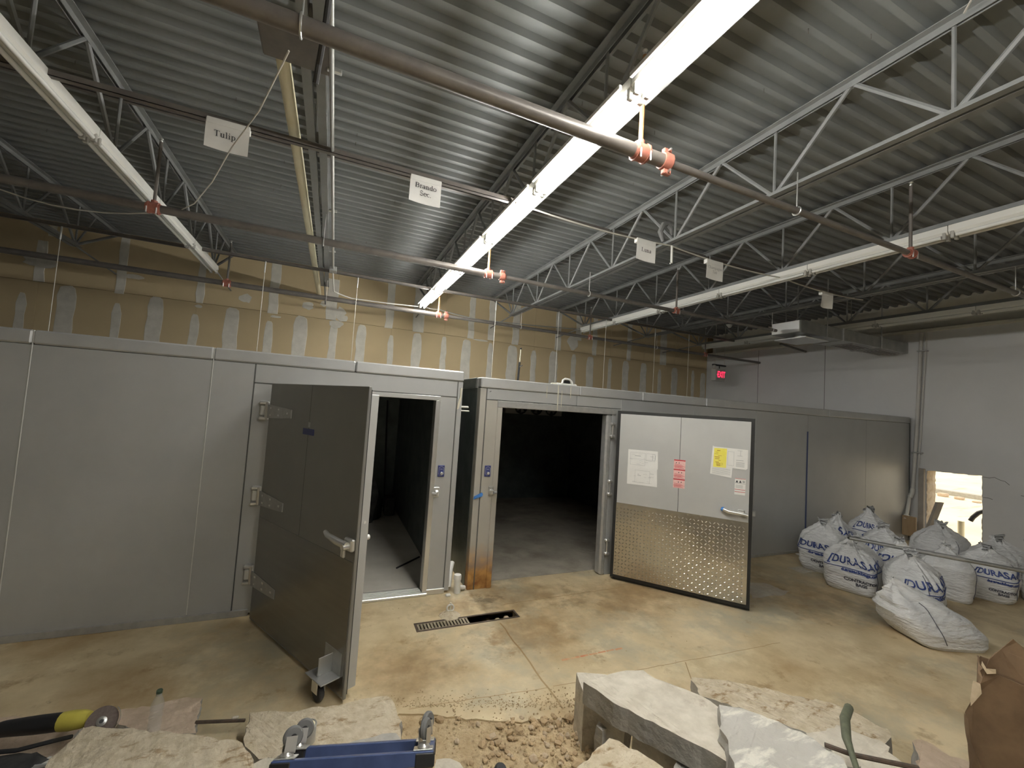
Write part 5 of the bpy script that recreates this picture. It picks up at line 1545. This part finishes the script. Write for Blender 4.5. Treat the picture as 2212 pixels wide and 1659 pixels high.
# excavated soil and stones
sg = MB()
nx, ny = 46, 44
def soil_z(x, y):
    e = max(0, min(1, (x - 1.15) / .5))
    if y > 2.62 - .33 * (x - .55):
        return -.005 + .004 * noise.noise(V(x * 9, y * 9, 4))
    return -.012 + .05 * e * max(0, min(1, (2.45 - y) / .25)) + .014 * noise.noise(V(x * 3, y * 3, 1)) + .012 * noise.noise(V(x * 9, y * 9, 4))
for i in range(nx + 1):
    for k in range(ny + 1):
        x, y = .15 + 1.75 * i / nx, .65 + 2.2 * k / ny
        sg.v.append(V(x, y, min(soil_z(x, y), .03 if (x < 1.7 and y < 2.35) else -.01)))
sg.f += [(i * (ny + 1) + k, (i + 1) * (ny + 1) + k, (i + 1) * (ny + 1) + k + 1, i * (ny + 1) + k + 1) for i in range(nx) for k in range(ny)]
sg.smooth = True
solid('soil', sg, 'soil', 'loose tan soil in the cut out part of the floor', 'soil', (1, 1.8, -.1))['kind'] = 'stuff'

def stone_mesh(seed, m):
    r = random.Random(seed)
    import bmesh
    bm = bmesh.new()
    bmesh.ops.create_icosphere(bm, subdivisions=1, radius=1)
    for v in bm.verts:
        v.co *= r.uniform(.72, 1.15)
        v.co.z *= .75
    me = bpy.data.meshes.new('stone')
    bm.to_mesh(me)
    bm.free()
    me.materials.append(M[m])
    return me
SM = [stone_mesh(100 + i, 'stone_tan' if i % 4 else 'stone_grey') for i in range(8)]
r = random.Random(21)
cnt = 0
while cnt < 210:
    x, y = r.uniform(.58, 1.66), r.uniform(1.95, 2.66)
    if y > 2.72 - .30 * (x - .55) or r.random() > (.15 + .85 * max(0, (x - .85) / .8)) * (1.0 if y < 2.45 else .5):
        continue
    s_ = r.uniform(.011, .020) if r.random() < .7 else r.uniform(.020, .034)
    o = link('stone', r.choice(SM), None, (x, y, soil_z(x, y) + s_ * .3))
    o.scale = (s_ * r.uniform(.8, 1.3), s_, s_ * r.uniform(.7, 1))
    o.rotation_euler = (r.uniform(-.3, .3), r.uniform(-.3, .3), r.uniform(0, 6.2))
    tag(o, 'tan stone lying loose in the dug out soil', 'stone', 'loose stones in the dug out soil')
    cnt += 1
gm = MB()
base = [V(*v) for v in ((1, 0, 0), (0, 1, 0), (-1, 0, 0), (0, -1, 0), (0, 0, 1), (0, 0, -1))]
bf = [(0, 1, 4), (1, 2, 4), (2, 3, 4), (3, 0, 4), (1, 0, 5), (2, 1, 5), (3, 2, 5), (0, 3, 5)]
for i in range(1900):
    x, y = r.uniform(.52, 1.72), r.uniform(1.8, 2.70)
    if r.random() > .25 + .75 * max(0, (x - .7)):
        continue
    s_ = r.uniform(.003, .009)
    c = V(x, y, soil_z(x, y) + s_ * .3)
    if y > 2.74 - .33 * (x - .55):
        c.z = .001 + s_ * .4
        if r.random() > .35:
            continue
    gm.add([c + V(b.x * s_ * r.uniform(.7, 1.3), b.y * s_ * r.uniform(.7, 1.3), b.z * s_ * .8) for b in base], bf)
solid('gravel', gm, 'stone_tan', 'fine gravel scattered over the soil and floor edge', 'gravel', (1.1, 2.2, -.05))['kind'] = 'stuff'
cr = MB()
for i in range(900):
    x, y = r.uniform(.3, 3.2), r.uniform(2.45, 4.2)
    if r.random() < .88:
        x = r.uniform(.5, 1.75)
        y = 2.80 - .33 * (x - .55) + abs(r.gauss(0, .07))
    if any(False for _ in ()) or (x < 1.8 and y < 2.82 - .33 * (x - .55)) or (x < .35 and y < 3.2):
        continue
    s_ = r.uniform(.002, .006)
    cr.add([V(x, y, s_ * .6) + V(b.x * s_ * r.uniform(.7, 1.5), b.y * s_, b.z * s_ * .6) for b in base], bf)
solid('floor_crumbs', cr, 'soil', 'small dark crumbs strewn over the floor', 'crumbs', (1.4, 3, 0))['kind'] = 'stuff'

# ------------------------------------------------------------ blue dolly, upside down
t = thing('furniture_dolly', 'blue steel dolly lying upside down with its casters in the air', 'dolly', (.23, 2.2, .13))
A, B_ = V(-.110, 2.182, .322), V(.574, 1.985, .345)          # front rail ends
Cc, Dd = V(-.062, 2.42, .20), V(.567, 2.18, .24)           # back rail ends
lx = (B_ - A).normalized()
ly = (Cc - A)
ly = (ly - lx * ly.dot(lx)).normalized()
lz = lx.cross(ly)
LL, LD = (B_ - A).length, (Cc - A).dot(ly)
def dbox(lo, hi, b=.003):
    return MB().obox(A, lx, ly, lz, lo, hi, b)
part('front_rail', dbox((.0, .0, -.055), (LL, .035, .0)), 'dolly_blue', t)
part('back_rail', dbox((.0, LD - .035, -.055), (LL, LD, .0)), 'dolly_blue', t)
part('side_rail', dbox((.0, .035, -.055), (.035, LD - .035, .0)), 'dolly_blue', t)
part('side_rail', dbox((LL - .035, .035, -.055), (LL, LD - .035, .0)), 'dolly_blue', t)
for a in (-.004, LL - .085):
    for b in (-.004, LD - .076):
        part('corner_bumper', dbox((a, b, -.060), (a + .089, b + .080, -.004), .006), 'black_plastic', t)
for k, (a, b, ang) in enumerate(((.05, .045, .5), (LL - .05, .045, 1.2), (LL - .05, LD - .045, 1.0), (.05, LD - .045, .3))):
    P0 = A + lx * a + ly * b
    cs = part('caster_plate', MB().obox(P0, lx, ly, lz, (-.045, -.036, .0), (.045, .036, .006), .002), 'chrome', t)
    ex = lx * math.cos(ang) + ly * math.sin(ang)
    ey = -lx * math.sin(ang) + ly * math.cos(ang)
    part('swivel', MB().lathe([(.026, .006), (.030, .012), (.022, .022)], P0, lz, 16), 'chrome', cs)
    part('caster_fork', MB().obox(P0, ex, ey, lz, (-.018, -.021, .018), (.030, -.018, .080)).obox(P0, ex, ey, lz, (-.018, .018, .018), (.030, .021, .080)).obox(P0, ex, ey, lz, (-.018, -.021, .018), (.030, .021, .024)), 'chrome', cs)
    part('caster_wheel', MB().lathe([(.012, -.014), (.036, -.014), (.043, -.006), (.043, .006), (.036, .014), (.012, .014)], P0 + lz * .074 + ex * .014, ey, 22), 'wheel_grey', cs)
    part('wheel_hub', MB().lathe([(.014, -.0165), (.014, .0165)], P0 + lz * .074 + ex * .014, ey, 12), 'black_plastic', cs)

t = thing('spray_can', 'squat silver can with ringed lid standing behind the blue dolly', 'can', (.035, 2.52, .13))
cx, cy, cz = .035, 2.52, .128
part('can_body', MB().lathe([(.038, 0), (.040, .004), (.040, .075), (.036, .082)], (cx, cy, cz), n=24), 'steel_grey', t)
part('can_rim', MB().lathe([(.036, .080), (.042, .084), (.042, .090), (.036, .094), (.032, .090)], (cx, cy, cz), n=24), 'aluminium', t)
part('can_lid', MB().lathe([(.033, .089), (.026, .094), (.018, .096), (.016, .099)], (cx, cy, cz), n=24), 'pvc_cream', t)
part('can_nozzle', MB().lathe([(.013, .098), (.013, .104), (.010, .106)], (cx, cy, cz), n=16), 'pvc_white', t)

t = thing('rubber_plug', 'black rubber ring plug lying in the gravel', 'rubber plug', (.985, 2.165, -.04))
part('plug_ring', MB().lathe([(.012, .062), (.026, .066), (.034, .055), (.036, .03), (.032, .0), (.012, .0)], (.99, 2.165, -.025), (.15, -.35, 1), 20), 'rubber', t)
part('plug_bore', MB().lathe([(.012, .058), (.012, .067)], (.99, 2.165, -.025), (.15, -.35, 1), 14), 'ink', t)

# ------------------------------------------------------------ left foreground tools
t = thing('water_bottle', 'clear crumpled plastic water bottle standing by the slabs', 'bottle', (-.735, 2.93, .06))
part('bottle_body', MB().lathe([(.028, 0), (.031, .008), (.029, .03), (.031, .05), (.0285, .07), (.031, .09), (.0285, .11), (.0315, .135), (.030, .16), (.020, .185), (.0125, .200), (.0125, .215)], (-.735, 2.93, .062), (.04, 0, 1), 24), 'bottle_clear', t)
part('bottle_neck_ring', MB().lathe([(.0135, .200), (.0155, .203), (.0135, .206)], (-.735, 2.93, .062), (.04, 0, 1), 16), 'bottle_clear', t)
part('bottle_cap', MB().lathe([(.0145, .212), (.0145, .226), (.012, .229)], (-.735, 2.93, .062), (.04, 0, 1), 16), 'bottle_cap', t)

t = thing('angle_grinder', 'yellow and black angle grinder with a brown cutting disc at the far left', 'grinder', (-1.15, 2.98, .05))
g0, g1 = V(-1.44, 3.06, .15), V(-1.02, 2.96, .185)
gd = (g1 - g0).normalized()
part('motor_body', MB().tube([g0, g0 + gd * .05, g0 + gd * .20, g0 + gd * .31], [.026, .036, .042, .042], 14), 'black_plastic', t)
part('gear_head', MB().tube([g0 + gd * .305, g0 + gd * .35, g0 + gd * .40, g0 + gd * .43], [.043, .046, .042, .032], 14), 'grinder_yellow', t)
dc = V(-.955, 2.915, .185)
dn_ = V(.10, -.85, .52).normalized()
dk = part('cutting_disc', MB().lathe([(.01, 0), (.066, 0), (.066, .004), (.01, .004)], dc, dn_, 32), 'disc_brown', t)
part('disc_nut', MB().lathe([(.022, .004), (.022, .010), (.012, .012), (.012, .018)], dc, dn_, 18), 'aluminium', dk)
part('disc_bore', MB().lathe([(.009, .018), (.009, .0185)], dc, dn_, 12), 'ink', dk)
gu = MB()
ga = dn_.cross(V(0, 0, 1)).normalized()
gb = dn_.cross(ga)
arc = [dc - dn_ * .008 + (ga * math.cos(a) + gb * math.sin(a)) * .074 for a in [PI * (.62 + .62 * k / 12) for k in range(13)]]
k = len(arc)
gu.add(arc + [p + dn_ * .030 for p in arc] + [p * 1 + (dc - p) * .06 for p in arc], [(i, i + 1, k + i + 1, k + i) for i in range(k - 1)] + [(i + 1, i, 2 * k + i, 2 * k + i + 1) for i in range(k - 1)])
part('disc_guard', gu, 'aluminium', t)
part('power_cord', MB().tube([g0, g0 + V(-.10, .0, -.01), g0 + V(-.22, -.03, -.05), g0 + V(-.40, -.10, -.09), g0 + V(-.6, -.2, -.09)], .009, 8), 'black_plastic', t)
part('side_handle', MB().tube([g0 + gd * .33 + V(0, .03, -.02), g0 + gd * .33 + V(0, .10, -.06)], .016, 10), 'black_plastic', t)

t = thing('tool_bag', 'open dark tool bag with a pale strap in the bottom left corner', 'tool bag', (-1.25, 2.72, .05))
bgm = MB()
n, m_ = 28, 9
L = []
for i in range(m_ + 1):
    tt = i / m_
    for k in range(n):
        a = 2 * PI * k / n
        rr_ = 1 + .10 * math.sin(4 * a + tt * 3) + .06 * math.sin(9 * a + 2)
        sc_ = (1 - .35 * tt ** 1.5)
        L.append(V(-1.28 + .24 * rr_ * sc_ * math.cos(a), 2.76 + .15 * rr_ * sc_ * math.sin(a), .05 + .10 * tt + .018 * math.sin(3 * a + 1) * tt))
bgm.add(L, [(i * n + k, i * n + (k + 1) % n, (i + 1) * n + (k + 1) % n, (i + 1) * n + k) for i in range(m_) for k in range(n)] + [tuple(m_ * n + k for k in range(n))])
bgm.smooth = True
part('bag_body', bgm, 'dark_debris', t)
part('bag_strap', MB().obox(V(-1.17, 2.60, .155), V(.36, .72, -.06).normalized(), V(.9, -.4, 0).normalized(), Z, (0, -.016, 0), (.20, .016, .004), .001), 'pvc_white', t, 'pale flat strap')
part('bag_strap', MB().tube([(-1.12, 2.72, .15), (-1.02, 2.70, .155), (-.98, 2.66, .14)], .009, 6), 'steel_grey', t)
solid('dark_cable', MB().tube([(-1.62, 3.02, .062), (-1.50, 2.92, .09), (-1.38, 2.86, .17), (-1.24, 2.84, .165), (-1.12, 2.86, .165), (-1.08, 2.94, .12)], .010, 8), 'black_plastic', 'black cable looped beside the tool bag', 'cable', (-1.5, 2.9, .05))
solid('steel_rod', MB().tube([(-.55, 2.955, .062), (-.30, 2.90, .055)], .009, 8), 'rebar', 'thin dark rod lying between two slabs near the bottle', 'rod', (-.42, 2.93, .05))
solid('white_chip', MB().bbox((-.37, 2.915, .06), (-.335, 2.93, .075), .005), 'rubble_grey', 'pale chip resting on the thin dark rod', 'chip', (-.35, 2.92, .06))

# hose, rebar and cardboard on the right
solid('dark_hose', MB().tube([(2.545, 1.335, .545), (2.40, 1.275, .565), (2.275, 1.20, .555), (2.215, 1.15, .55), (2.14, 1.09, .545), (2.07, 1.04, .54)], [.020, .021, .018, .013, .012, .012], 10), 'hose_green', 'dark green hose curling over the right hand slabs', 'hose', (2.3, 1.2, .52))
solid('reinforcing_bar', MB().tube([(2.165, 1.228, .535), (2.225, 1.155, .533), (2.435, 1.012, .53)], .010, 8), 'rebar', 'rusty reinforcing bar sticking out under the green hose', 'rebar', (2.3, 1.1, .52))

def sheet(pts, off, seed, step=.04, jit=.006):
    r_ = random.Random(seed)
    return MB().prism(resample([V(*p) for p in pts], step, jit, r_), off)
BXO, BXU, BXN = V(2.523, .901, 0), V(.370, -.929, 0), V(.929, .370, 0)
def bx(u, z, n_=0.0):
    return tuple(BXO + BXU * u + BXN * n_ + Z * z)
t = thing('cardboard_box', 'torn brown cardboard box at the lower right edge', 'cardboard box', bx(.3, 0, .2))
part('front_panel', sheet([bx(.03, 0), bx(.62, 0), bx(.62, .88), bx(.30, .98), bx(.062, 1.015), bx(.040, .955), bx(.022, .89), bx(.002, .81), bx(.012, .74), bx(.016, .5)], BXN * .006, 1), 'cardboard', t)
part('side_panel', sheet([bx(.035, 0, .01), bx(.02, .5, .01), bx(.016, .74, .01), bx(.045, .93, .01), bx(.06, .92, .42), bx(.05, 0, .42)], BXU * .006, 2), 'cardboard', t)
part('back_panel', sheet([bx(.05, 0, .42), bx(.62, 0, .42), bx(.62, .90, .42), bx(.06, .92, .42)], BXN * .006, 3), 'cardboard', t)
part('top_flap', sheet([bx(.058, 1.03, -.01), bx(.064, 1.06, -.012), bx(.10, 1.112, .0), bx(.13, 1.162, .012), bx(.142, 1.150, .012), bx(.22, 1.085, .02), bx(.40, 1.0, .03), bx(.40, .955, .01), bx(.20, 1.0, .0)], BXN * .006, 4, .03, .003), 'cardboard', t)
part('torn_edge', sheet([bx(.048, 1.045, -.014), bx(.060, 1.020, -.014), bx(.085, 1.030, -.014), bx(.086, 1.015, -.014), bx(.060, 1.002, -.014), bx(.044, 1.030, -.014)], BXN * .004, 5, .02, .0015), 'cardboard_torn', t, 'pale torn paper edge')
part('torn_edge', sheet([bx(.024, .955, -.006), bx(.042, .950, -.006), bx(.048, .915, -.006), bx(.030, .88, -.006), bx(.016, .85, -.006), bx(.014, .88, -.006)], BXN * .004, 6, .02, .002), 'cardboard_torn', t)
part('hanging_flap', sheet([bx(-.004, .815, -.012), bx(.010, .80, -.03), bx(.014, .72, -.04), bx(.045, .66, -.045), bx(.060, .54, -.05), bx(.040, .50, -.04), bx(.016, .60, -.03), bx(.002, .74, -.02)], BXN * .005, 7, .03, .003), 'cardboard', t)
